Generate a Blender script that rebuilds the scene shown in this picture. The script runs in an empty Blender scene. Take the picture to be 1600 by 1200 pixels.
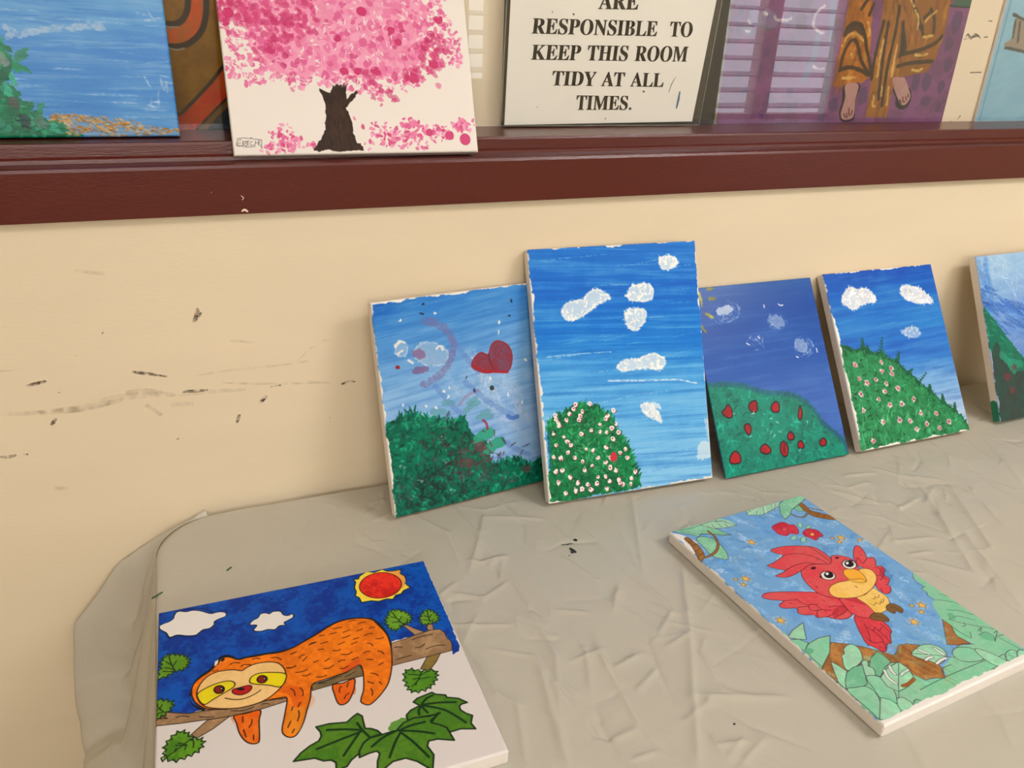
import bpy, bmesh, math, random
import numpy as np
from mathutils import Vector, Matrix

# ------------------------------------------------------------------ camera, light, exposure
scene = bpy.context.scene
SC, TZ = 0.78, 0.74            # plan units -> metres, height of the table top


def W(x, y, z):
    """plan point (origin: wall line / table top) -> metres"""
    return Vector((x * SC, y * SC, z * SC + TZ))


cam_data = bpy.data.cameras.new('camera')
cam_data.sensor_fit = 'HORIZONTAL'
cam_data.sensor_width = 36.0
cam_data.lens = 28.104
cam_data.clip_start = 0.02
camera = bpy.data.objects.new('camera', cam_data)
scene.collection.objects.link(camera)
_R = Vector((0.92748, -0.37196, 0.03766)).normalized()
_F = Vector((0.35275, 0.83753, -0.41718)).normalized()
_U = _R.cross(_F).normalized()
_R = _F.cross(_U).normalized()
camera.matrix_world = Matrix(((_R.x, _U.x, -_F.x, 0), (_R.y, _U.y, -_F.y, 0), (_R.z, _U.z, -_F.z, 0), (0, 0, 0, 1)))
camera.location = W(-0.26003, -1.12874, 0.70278)
scene.camera = camera

world = bpy.data.worlds.new('world')
scene.world = world
world.use_nodes = True
world.node_tree.nodes['Background'].inputs[0].default_value = (0.75, 0.85, 1.0, 1)
world.node_tree.nodes['Background'].inputs[1].default_value = 1.0

vs = scene.view_settings
vs.view_transform = 'Standard'
vs.look = 'None'
vs.gamma = 1.0
vs.exposure = -0.13
vs.use_curve_mapping = False

LAMP_COLOR = (1.0, 0.972, 0.952)
# ceiling lamps of the room: x, y, length x, length y, strength
LAMPS = [(1.55, -1.55, 1.10, 0.55, 25.0),
         (-0.50, -1.85, 1.10, 0.55, 8.0),
         (0.35, -2.80, 1.10, 0.55, 3.0),
         (3.0, -2.7, 1.10, 0.55, 9.0)]
FILL_DAYLIGHT = 9.0              # glow of an added, unseen window opposite that brightens the picture wall
DAYLIGHT = 5.0


# ------------------------------------------------------------------ small helpers
def link(o, parent=None):
    scene.collection.objects.link(o)
    if parent is not None:
        o.parent = parent
    return o


def tag(o, label=None, cat=None, group=None, kind=None):
    if label: o['label'] = label
    if cat: o['category'] = cat
    if group: o['group'] = group
    if kind: o['kind'] = kind
    return o


def empty(name, matrix=None, loc=None):
    o = bpy.data.objects.new(name, None)
    o.empty_display_size = 0.05
    scene.collection.objects.link(o)
    if matrix is not None: o.matrix_world = matrix
    if loc is not None: o.location = loc
    return o


def mesh_obj(name, bm, mat, parent=None, smooth=False):
    me = bpy.data.meshes.new(name)
    bm.to_mesh(me)
    bm.free()
    for m in (mat if isinstance(mat, (list, tuple)) else [mat]):
        me.materials.append(m)
    if smooth:
        for p in me.polygons: p.use_smooth = True
    return link(bpy.data.objects.new(name, me), parent)


def add_box(bm, lo, hi, mi=0, bevel=0.0, seg=2):
    r = bmesh.ops.create_cube(bm, size=1.0)
    vsx = r['verts']
    for v in vsx:
        v.co = Vector(((lo[i] + hi[i]) / 2 + v.co[i] * (hi[i] - lo[i]) for i in range(3)))
    fs = set(f for v in vsx for f in v.link_faces)
    for f in fs: f.material_index = mi
    if bevel > 0:
        es = list(set(e for v in vsx for e in v.link_edges))
        bmesh.ops.bevel(bm, geom=es, offset=bevel, segments=seg, affect='EDGES', profile=0.5)
    return bm


def box_obj(name, lo, hi, mat, parent=None, bevel=0.0):
    bm = bmesh.new()
    add_box(bm, lo, hi, 0, bevel)
    return mesh_obj(name, bm, mat, parent)


def add_prism(bm, profile, x0, x1, mi=0):
    """profile: closed list of (y,z), extruded along x"""
    a = [bm.verts.new((x0, p[0], p[1])) for p in profile]
    b = [bm.verts.new((x1, p[0], p[1])) for p in profile]
    n = len(profile)
    for i in range(n):
        f = bm.faces.new((a[i], a[(i + 1) % n], b[(i + 1) % n], b[i])); f.material_index = mi
    bm.faces.new(list(reversed(a))).material_index = mi
    bm.faces.new(b).material_index = mi
    bmesh.ops.recalc_face_normals(bm, faces=bm.faces[:])


def add_cyl(bm, p, r, h, seg=24):
    m = Matrix.Translation(Vector(p) + Vector((0, 0, h / 2)))
    bmesh.ops.create_cone(bm, cap_ends=True, segments=seg, radius1=r, radius2=r, depth=h, matrix=m)


# ------------------------------------------------------------------ materials
def s2l(c):
    c = np.asarray(c, dtype=np.float64)
    return np.where(c <= 0.04045, c / 12.92, ((c + 0.055) / 1.055) ** 2.4)


def rgb(r, g, b):
    return tuple(float(v) for v in s2l(np.array((r, g, b)) / 255.0)) + (1.0,)


def new_mat(name):
    m = bpy.data.materials.new(name)
    m.use_nodes = True
    nt = m.node_tree
    b = nt.nodes['Principled BSDF']
    return m, nt, b


def plain(name, col, rough=0.5, noise=0.06, scale=30.0, bump=0.0, bscale=200.0, spec=0.5, metal=0.0, stretch=None):
    m, nt, b = new_mat(name)
    b.inputs['Roughness'].default_value = rough
    b.inputs['Specular IOR Level'].default_value = spec
    b.inputs['Metallic'].default_value = metal
    tc = nt.nodes.new('ShaderNodeTexCoord')
    mp = nt.nodes.new('ShaderNodeMapping')
    if stretch: mp.inputs['Scale'].default_value = stretch
    nt.links.new(tc.outputs['Object'], mp.inputs['Vector'])
    n = nt.nodes.new('ShaderNodeTexNoise')
    n.inputs['Scale'].default_value = scale
    n.inputs['Detail'].default_value = 5
    nt.links.new(mp.outputs[0], n.inputs['Vector'])
    r = nt.nodes.new('ShaderNodeValToRGB')
    c = Vector(col[:3])
    r.color_ramp.elements[0].position = 0.3
    r.color_ramp.elements[1].position = 0.7
    r.color_ramp.elements[0].color = (*[max(0, v * (1 - noise)) for v in c], 1)
    r.color_ramp.elements[1].color = (*[min(1, v * (1 + noise)) for v in c], 1)
    nt.links.new(n.outputs['Fac'], r.inputs[0])
    nt.links.new(r.outputs[0], b.inputs['Base Color'])
    if bump > 0:
        n2 = nt.nodes.new('ShaderNodeTexNoise')
        n2.inputs['Scale'].default_value = bscale
        n2.inputs['Detail'].default_value = 4
        nt.links.new(mp.outputs[0], n2.inputs['Vector'])
        bp = nt.nodes.new('ShaderNodeBump')
        bp.inputs['Strength'].default_value = bump
        bp.inputs['Distance'].default_value = 0.002
        nt.links.new(n2.outputs['Fac'], bp.inputs['Height'])
        nt.links.new(bp.outputs[0], b.inputs['Normal'])
    return m


def clear_sheet(name, rough=0.0, tint=(1, 1, 1), ior=1.45):
    """thin clear sheet: reflects by Fresnel, lets the rest straight through"""
    m = bpy.data.materials.new(name)
    m.use_nodes = True
    nt = m.node_tree
    nt.nodes.clear()
    out = nt.nodes.new('ShaderNodeOutputMaterial')
    mix = nt.nodes.new('ShaderNodeMixShader')
    tr = nt.nodes.new('ShaderNodeBsdfTransparent')
    tr.inputs[0].default_value = (*tint, 1)
    gl = nt.nodes.new('ShaderNodeBsdfGlossy')
    gl.inputs['Roughness'].default_value = rough
    fr = nt.nodes.new('ShaderNodeFresnel')
    # same index seen from either face of the sheet (light goes straight through it)
    ge = nt.nodes.new('ShaderNodeNewGeometry')
    mr = nt.nodes.new('ShaderNodeMapRange')
    mr.inputs['To Min'].default_value = ior
    mr.inputs['To Max'].default_value = 1.0 / ior
    nt.links.new(ge.outputs['Backfacing'], mr.inputs[0])
    nt.links.new(mr.outputs[0], fr.inputs['IOR'])
    nt.links.new(fr.outputs[0], mix.inputs[0])
    nt.links.new(tr.outputs[0], mix.inputs[1])
    nt.links.new(gl.outputs[0], mix.inputs[2])
    nt.links.new(mix.outputs[0], out.inputs[0])
    return m


def emitter(name, col, strength):
    m = bpy.data.materials.new(name)
    m.use_nodes = True
    nt = m.node_tree
    nt.nodes.clear()
    out = nt.nodes.new('ShaderNodeOutputMaterial')
    e = nt.nodes.new('ShaderNodeEmission')
    e.inputs[0].default_value = (*col, 1)
    e.inputs[1].default_value = strength
    nt.links.new(e.outputs[0], out.inputs[0])
    return m


def faint_mark(name, col, amount, scale, lo=0.36, hi=0.6):
    """broken rubbed marks: noise decides where pigment sits"""
    m = bpy.data.materials.new(name)
    m.use_nodes = True
    nt = m.node_tree
    b = nt.nodes['Principled BSDF']
    b.inputs['Base Color'].default_value = col
    b.inputs['Roughness'].default_value = 0.7
    tc = nt.nodes.new('ShaderNodeTexCoord')
    n = nt.nodes.new('ShaderNodeTexNoise')
    n.inputs['Scale'].default_value = scale
    n.inputs['Detail'].default_value = 6
    nt.links.new(tc.outputs['Object'], n.inputs['Vector'])
    r = nt.nodes.new('ShaderNodeMapRange')
    r.inputs['From Min'].default_value = lo
    r.inputs['From Max'].default_value = hi
    r.inputs['To Min'].default_value = 0.0
    r.inputs['To Max'].default_value = amount
    nt.links.new(n.outputs['Fac'], r.inputs[0])
    nt.links.new(r.outputs[0], b.inputs['Alpha'])
    return m


def paint_material(name, rough, bump=0.15):
    m, nt, b = new_mat(name)
    a = nt.nodes.new('ShaderNodeAttribute')
    a.attribute_name = 'pigment'
    nt.links.new(a.outputs['Color'], b.inputs['Base Color'])
    b.inputs['Roughness'].default_value = rough
    b.inputs['Specular IOR Level'].default_value = 0.2
    tc = nt.nodes.new('ShaderNodeTexCoord')
    n = nt.nodes.new('ShaderNodeTexNoise')
    n.inputs['Scale'].default_value = 700
    nt.links.new(tc.outputs['Object'], n.inputs['Vector'])
    bp = nt.nodes.new('ShaderNodeBump')
    bp.inputs['Strength'].default_value = bump
    bp.inputs['Distance'].default_value = 0.0006
    nt.links.new(n.outputs['Fac'], bp.inputs['Height'])
    nt.links.new(bp.outputs[0], b.inputs['Normal'])
    return m


# ------------------------------------------------------------------ painting kit: brush marks laid into a pigment grid
# Coordinates on a picture: thousandths of its width, x to the right, y down from its top edge.
GAIN = 0.92


def D(s):
    v = [float(t) for t in s.replace(',', ' ').split()]
    return np.array(v).reshape(-1, 2)


def noise2(h, w, sy, sx, octv, seed):
    rng = np.random.default_rng(seed)
    out = np.zeros((h, w))
    amp, tot = 1.0, 0.0
    for o in range(octv):
        gy = max(2, int(h / max(sy, 1e-6)) + 3)
        gx = max(2, int(w / max(sx, 1e-6)) + 3)
        g = rng.random((gy, gx))
        yy = np.clip(np.arange(h) / max(sy, 1e-6) + rng.random(), 0, gy - 1.001)
        xx = np.clip(np.arange(w) / max(sx, 1e-6) + rng.random(), 0, gx - 1.001)
        y0 = yy.astype(int); x0 = xx.astype(int)
        fy = yy - y0; fx = xx - x0
        fy = fy * fy * (3 - 2 * fy); fx = fx * fx * (3 - 2 * fx)
        a = g[y0][:, x0]; b = g[y0][:, x0 + 1]; c = g[y0 + 1][:, x0]; d = g[y0 + 1][:, x0 + 1]
        out += amp * ((a * (1 - fx) + b * fx) * (1 - fy)[:, None] + (c * (1 - fx) + d * fx) * fy[:, None])
        tot += amp
        amp *= 0.55; sy *= 0.5; sx *= 0.5
    return out / tot


def curve(p, closed=True, n=5):
    p = np.asarray(p, float)
    k = len(p)
    if k < 3: return p
    out = []
    rngi = range(k if closed else k - 1)
    for i in rngi:
        if closed:
            a, b, c, d = p[(i - 1) % k], p[i], p[(i + 1) % k], p[(i + 2) % k]
        else:
            a, b, c, d = p[max(i - 1, 0)], p[i], p[i + 1], p[min(i + 2, k - 1)]
        for j in range(n):
            t = j / n
            out.append(0.5 * ((2 * b) + (c - a) * t + (2 * a - 5 * b + 4 * c - d) * t * t + (3 * b - a - 3 * c + d) * t ** 3))
    if not closed: out.append(p[-1])
    return np.array(out)


class Art:
    def __init__(s, cols, aspect, base=(236, 231, 224), seed=1, jig=1.0):
        s.w = cols
        s.asp = aspect
        s.h = max(2, int(round(cols * aspect)))
        s.k = 1000.0 / (cols - 1)
        s.c = np.ones((s.h, s.w, 3)) * np.array(base) / 255.0
        s.z = np.zeros((s.h, s.w))
        s.x = np.arange(s.w) * s.k
        s.y = np.arange(s.h) * s.k
        s.rng = np.random.default_rng(seed)
        s.seed = seed
        s.nx = noise2(s.h, s.w, 14 / s.k, 14 / s.k, 3, seed + 11) - 0.5
        s.ny = noise2(s.h, s.w, 14 / s.k, 14 / s.k, 3, seed + 12) - 0.5
        s.n1 = noise2(s.h, s.w, 60 / s.k, 60 / s.k, 4, seed + 13) - 0.5
        s.n2 = noise2(s.h, s.w, 12 / s.k, 12 / s.k, 3, seed + 14) - 0.5

    def win(s, p, pad):
        x0 = int(max(0, np.floor((p[:, 0].min() - pad) / s.k))); x1 = int(min(s.w, np.ceil((p[:, 0].max() + pad) / s.k) + 1))
        y0 = int(max(0, np.floor((p[:, 1].min() - pad) / s.k))); y1 = int(min(s.h, np.ceil((p[:, 1].max() + pad) / s.k) + 1))
        return x0, x1, y0, y1

    def poly(s, p, smooth=True, rough=0.0):
        p = np.asarray(p, float)
        if smooth: p = curve(p)
        x0, x1, y0, y1 = s.win(p, rough + s.k)
        if x1 <= x0 or y1 <= y0: return None, None
        m = np.zeros((y1 - y0, x1 - x0))
        bx, by = np.meshgrid(s.x[x0:x1], s.y[y0:y1])
        if rough:
            bx = bx + s.nx[y0:y1, x0:x1] * rough * 2
            by = by + s.ny[y0:y1, x0:x1] * rough * 2
        q = np.roll(p, -1, 0)
        for ox, oy in ((-.25, -.25), (.25, -.25), (-.25, .25), (.25, .25)):
            X = bx + ox * s.k; Y = by + oy * s.k
            ins = np.zeros(X.shape, bool)
            for (ax, ay), (cx, cy) in zip(p, q):
                if ay == cy: continue
                lo, hi = (ay, cy) if ay < cy else (cy, ay)
                if not rough:
                    r0 = max(0, int((lo - s.y[y0]) / s.k) - 1); r1 = min(X.shape[0], int((hi - s.y[y0]) / s.k) + 3)
                else:
                    r0, r1 = 0, X.shape[0]
                if r1 <= r0: continue
                Yr = Y[r0:r1]
                c = (ay > Yr) != (cy > Yr)
                ins[r0:r1] ^= c & (X[r0:r1] < (cx - ax) * (Yr - ay) / (cy - ay) + ax)
            m += ins
        return m / 4.0, (x0, x1, y0, y1)

    def line(s, p, w, w1=None, smooth=True, rough=0.0, closed=False):
        p = np.asarray(p, float)
        if smooth: p = curve(p, closed, 4)
        if closed: p = np.vstack([p, p[:1]])
        wm = max(w, w1 if w1 is not None else w)
        x0, x1, y0, y1 = s.win(p, wm + rough + s.k)
        if x1 <= x0 or y1 <= y0: return None, None
        H, Wd = y1 - y0, x1 - x0
        best = np.full((H, Wd), -1e9)
        bx, by = np.meshgrid(s.x[x0:x1], s.y[y0:y1])
        if rough:
            bx = bx + s.nx[y0:y1, x0:x1] * rough * 2
            by = by + s.ny[y0:y1, x0:x1] * rough * 2
        n = len(p) - 1
        for i in range(n):
            a, b = p[i], p[i + 1]
            ww = w if w1 is None else w + (w1 - w) * (i + .5) / n
            i0 = max(0, int((min(a[0], b[0]) - ww - rough) / s.k) - x0 - 1); i1 = min(Wd, int((max(a[0], b[0]) + ww + rough) / s.k) - x0 + 3)
            j0 = max(0, int((min(a[1], b[1]) - ww - rough) / s.k) - y0 - 1); j1 = min(H, int((max(a[1], b[1]) + ww + rough) / s.k) - y0 + 3)
            if i1 <= i0 or j1 <= j0: continue
            d = b - a
            L = max(d @ d, 1e-9)
            X = bx[j0:j1, i0:i1] - a[0]; Y = by[j0:j1, i0:i1] - a[1]
            t = np.clip((X * d[0] + Y * d[1]) / L, 0, 1)
            dist = np.hypot(X - t * d[0], Y - t * d[1])
            best[j0:j1, i0:i1] = np.maximum(best[j0:j1, i0:i1], ww / 2 - dist)
        return np.clip(best / s.k + 0.5, 0, 1), (x0, x1, y0, y1)

    def put(s, mb, col, a=1.0, var=0.0, dry=0.0, raise_=0.0, col2=None):
        m, b = mb
        if m is None: return
        x0, x1, y0, y1 = b
        c = np.array(col, float) / 255.0
        n = s.n1[y0:y1, x0:x1] * 1.4 + s.n2[y0:y1, x0:x1] * 0.8
        if col2 is not None:
            t = np.clip(0.5 + n * 2.2, 0, 1)[..., None]
            cc = c * (1 - t) + np.array(col2, float) / 255.0 * t
        else:
            cc = np.broadcast_to(c, m.shape + (3,))
        if var: cc = cc * (1 + var * n[..., None] * 2)
        al = m * a
        if dry: al = al * np.clip(1 - dry + dry * (0.5 + s.n2[y0:y1, x0:x1] * 5), 0, 1)
        al = al[..., None]
        s.c[y0:y1, x0:x1] = s.c[y0:y1, x0:x1] * (1 - al) + cc * al
        if raise_: s.z[y0:y1, x0:x1] += al[..., 0] * raise_ * (0.6 + s.n2[y0:y1, x0:x1])

    # shorthands
    def fill(s, p, col, smooth=True, rough=0.0, **k):
        s.put(s.poly(p, smooth, rough), col, **k)

    def ink(s, p, w=2.6, col=(28, 26, 30), smooth=True, closed=False, w1=None, rough=0.0, **k):
        s.put(s.line(p, w, w1, smooth, rough, closed), col, **k)

    def shape(s, p, col, w=2.6, ink=(28, 26, 30), smooth=True, rough=0.0, **k):
        s.fill(p, col, smooth, rough, **k)
        s.ink(p, w, ink, smooth, True)

    def marks(s, segs, w=2.6, col=(28, 26, 30), **k):
        for g in segs.split(';'):
            if g.strip(): s.ink(D(g), w, col, **k)

    def dab(s, x, y, ln, wd, ang, col, a=1.0, var=0.0, dry=0.0, raise_=0.3):
        c, sn = math.cos(ang), math.sin(ang)
        b = s.win(np.array([[x - ln, y - ln], [x + ln, y + ln]]), s.k)
        x0, x1, y0, y1 = b
        if x1 <= x0 or y1 <= y0: return
        bx, by = np.meshgrid(s.x[x0:x1] - x, s.y[y0:y1] - y)
        bx = bx + s.nx[y0:y1, x0:x1] * wd * 0.8; by = by + s.ny[y0:y1, x0:x1] * wd * 0.8
        u = (bx * c + by * sn) / ln * 2; v = (-bx * sn + by * c) / wd * 2
        taper = np.clip(1 - 0.35 * (u + 1) / 2, 0.3, 1)
        r = np.sqrt(u * u + (v / taper) ** 2)
        m = np.clip((1 - r) * (wd / 2) / s.k + 0.5, 0, 1)
        s.put((m, b), col, a, var, dry, raise_)

    def ell(s, cx, cy, rx, ry=None, ang=0.0, n=22):
        ry = rx if ry is None else ry
        t = np.linspace(0, 2 * np.pi, n, endpoint=False)
        c, sn = math.cos(ang), math.sin(ang)
        return np.stack([cx + rx * np.cos(t) * c - ry * np.sin(t) * sn, cy + rx * np.cos(t) * sn + ry * np.sin(t) * c], 1)

    def streaks(s, stops, length=320, thick=7, amp=0.5, lite=(190, 215, 240), dark=(20, 70, 160), tilt=0.0, seed=0, fine=0.5, z=0.25):
        """horizontal brushed ground: colour stops down the picture, light and dark bristle streaks"""
        ys = np.array([q[0] for q in stops], float); cs = np.array([q[1] for q in stops], float) / 255.0
        n = noise2(s.h, s.w, 55 / s.k, 240 / s.k, 4, s.seed + 31 + seed)
        Y = s.y[:, None] + (n - .5) * 160 + s.x[None, :] * tilt
        base = np.stack([np.interp(Y, ys, cs[:, i]) for i in range(3)], -1)
        a = noise2(s.h, s.w, thick / s.k, length / s.k, 3, s.seed + 32 + seed)
        f = noise2(s.h, s.w, max(thick / 3, s.k) / s.k, length * .6 / s.k, 2, s.seed + 33 + seed)
        if tilt:
            sh = (s.x * tilt / s.k).astype(int)
            idx = (np.arange(s.h)[:, None] + sh[None, :]) % s.h
            a = np.take_along_axis(a, idx, 0); f = np.take_along_axis(f, idx, 0)
        g = (a - .5) * 2.4 + (f - .5) * fine * 2 + s.n1 * .6
        up = np.clip(g, 0, 1)[..., None] * amp; dn = np.clip(-g, 0, 1)[..., None] * amp
        base = base * (1 - up) + np.array(lite) / 255.0 * up
        base = base * (1 - dn) + np.array(dark) / 255.0 * dn
        s.c[:] = base
        s.z += g * z

    def margin(s, l=0, t=0, r=0, b=0, rag=6, col=(238, 233, 226), seed=0):
        """bare primed canvas left along the edges"""
        n = noise2(s.h, s.w, 22 / s.k, 22 / s.k, 2, s.seed + 51 + seed) - .5
        n2 = noise2(s.h, s.w, 90 / s.k, 90 / s.k, 2, s.seed + 52 + seed) - .5
        n = n * 1.1 + n2 * 2.0
        X = s.x[None, :]; Y = s.y[:, None]; B = s.y[-1]
        m = np.zeros((s.h, s.w))
        for v, w in ((X, l), (Y, t), (s.x[-1] - X, r), (B - Y, b)):
            if w: m = np.maximum(m, np.clip((w + n * rag * 2 - v) / s.k + .5, 0, 1))
        m = m[..., None]
        s.c[:] = s.c * (1 - m) + np.array(col) / 255.0 * m

    def inside(s, p):
        """random points helper: closed test on the curve polygon"""
        p = curve(p)
        q = np.roll(p, -1, 0)

        def f(x, y):
            c = False
            for (ax, ay), (bx, by) in zip(p, q):
                if (ay > y) != (by > y) and x < (bx - ax) * (y - ay) / (by - ay) + ax: c = not c
            return c
        return f, p.min(0), p.max(0)

    def foliage(s, p, n, cols, ln=(14, 30), wd=(6, 11), ang=None, a=0.9, edge=0.0, var=0.25):
        f, lo, hi = s.inside(p)
        k = 0; tries = 0
        while k < n and tries < n * 12:
            tries += 1
            x = s.rng.uniform(lo[0], hi[0]); y = s.rng.uniform(lo[1], hi[1])
            if not f(x, y): continue
            k += 1
            an = s.rng.uniform(0, math.pi) if ang is None else s.rng.normal(ang[0], ang[1])
            c = cols[s.rng.integers(len(cols))]
            s.dab(x, y, s.rng.uniform(*ln), s.rng.uniform(*wd), an, c, a, var)

    def fringe(s, p, step, cols, ln=(14, 26), wd=(6, 9), up=-math.pi / 2, spread=0.6, a=0.95):
        """leaf tips along an edge line"""
        p = curve(p, False, 6)
        for i in range(len(p) - 1):
            d = np.hypot(*(p[i + 1] - p[i]))
            for j in range(max(1, int(d / step))):
                t = s.rng.random()
                x, y = p[i] * (1 - t) + p[i + 1] * t
                s.dab(x, y, s.rng.uniform(*ln), s.rng.uniform(*wd), s.rng.normal(up, spread), cols[s.rng.integers(len(cols))], a, .2)


def zigzag(p, amp=5, step=9):
    """toothed outline"""
    q = curve(p, True, 8)
    out = []
    c = q.mean(0)
    acc = 0.0; flip = 1
    for i in range(len(q)):
        a, b = q[i], q[(i + 1) % len(q)]
        acc += np.hypot(*(b - a))
        if acc >= step / 2:
            acc = 0.0
            d = (b - a) / max(np.hypot(*(b - a)), 1e-6)
            n = np.array([d[1], -d[0]])
            if n @ (a - c) < 0: n = -n
            out.append(a + n * amp * flip * .5); flip = -flip
    return np.array(out)


def picture_mesh(name, art, w, mat, parent, zlift=0.0003, rnd=0.002, relief=0.00012, centre=True):
    """front of a picture: a fine grid carrying the pigment and the relief of the paint"""
    nx, ny = art.w, art.h
    h = w * art.asp
    xs = np.linspace(-w / 2, w / 2, nx); ys = np.linspace(h, 0, ny)
    X, Y = np.meshgrid(xs, ys)
    d = np.minimum(np.minimum(X + w / 2, w / 2 - X), np.minimum(Y, h - Y))
    q = np.clip(rnd - d, 0, rnd)
    Z = zlift + art.z * relief - (rnd - np.sqrt(np.maximum(rnd * rnd - q * q, 0)))
    co = np.stack([X, Y, Z], -1).reshape(-1, 3).astype(np.float32)
    me = bpy.data.meshes.new(name)
    i = np.arange(nx * ny, dtype=np.int32).reshape(ny, nx)
    quads = np.stack([i[:-1, :-1], i[1:, :-1], i[1:, 1:], i[:-1, 1:]], -1).reshape(-1, 4)
    nf = len(quads)
    me.vertices.add(nx * ny)
    me.vertices.foreach_set('co', co.ravel())
    me.loops.add(nf * 4)
    me.loops.foreach_set('vertex_index', quads.ravel())
    me.polygons.add(nf)
    me.polygons.foreach_set('loop_start', np.arange(0, nf * 4, 4, dtype=np.int32))
    me.polygons.foreach_set('use_smooth', np.ones(nf, dtype=bool))
    me.update(calc_edges=True)
    ca = me.color_attributes.new('pigment', 'FLOAT_COLOR', 'POINT')
    lin = np.clip(s2l(np.clip(art.c, 0, 1)) * GAIN, 0, 0.93)
    rgba = np.concatenate([lin, np.ones((ny, nx, 1))], -1).astype(np.float32)
    ca.data.foreach_set('color', rgba.ravel())
    me.materials.append(mat)
    return link(bpy.data.objects.new(name, me), parent)


# ------------------------------------------------------------------ where every picture stands (plan units)
# leaning: bottom-left front corner x, y, turn, lean, width, height, thickness, shelf height
LEAN = {
    'hearts': (-0.0210, -0.1282, 0.1072, 0.2487, 0.2620, 0.3284, 0.018, 0.0),
    'tall': (0.2155, -0.1705, -0.0520, 0.3918, 0.2976, 0.3999, 0.018, 0.0),
    'poppies': (0.5389, -0.1881, -0.0036, 0.5806, 0.2680, 0.3341, 0.004, 0.0),
    'blossom': (0.8261, -0.1985, -0.0001, 0.5762, 0.2707, 0.3340, 0.018, 0.0),
    'dark': (1.1916, -0.1904, 0.0121, 0.4791, 0.2480, 0.3332, 0.018, 0.0),
    'cherry': (-0.1910, 0.0120, -0.0315, 0.3776, 0.3389, 0.2500, 0.018, 0.5155),
    'sea': (-0.5935, 0.0723, -0.0200, 0.1200, 0.3400, 0.2500, 0.018, 0.5385),
}
# lying on the table: far-left corner x, y, turn, width, depth, thickness
FLAT = {
    'sloth': (-0.3516, -0.2527, -0.0164, 0.3373, 0.3326, 0.018),
    'parrot': (0.3472, -0.3106, 0.0734, 0.2611, 0.3910, 0.018),
}
# standing upright behind the glass: left x, y of the front, width, height, thickness, shelf height
UPRIGHT = {
    'robe': (0.658, 0.143, 0.557, 0.42, 0.006, 0.5385),
    'ochre': (-0.400, 0.143, 0.300, 0.30, 0.006, 0.5385),
    'pale': (1.310, 0.143, 0.400, 0.42, 0.006, 0.5385),
}


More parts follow.
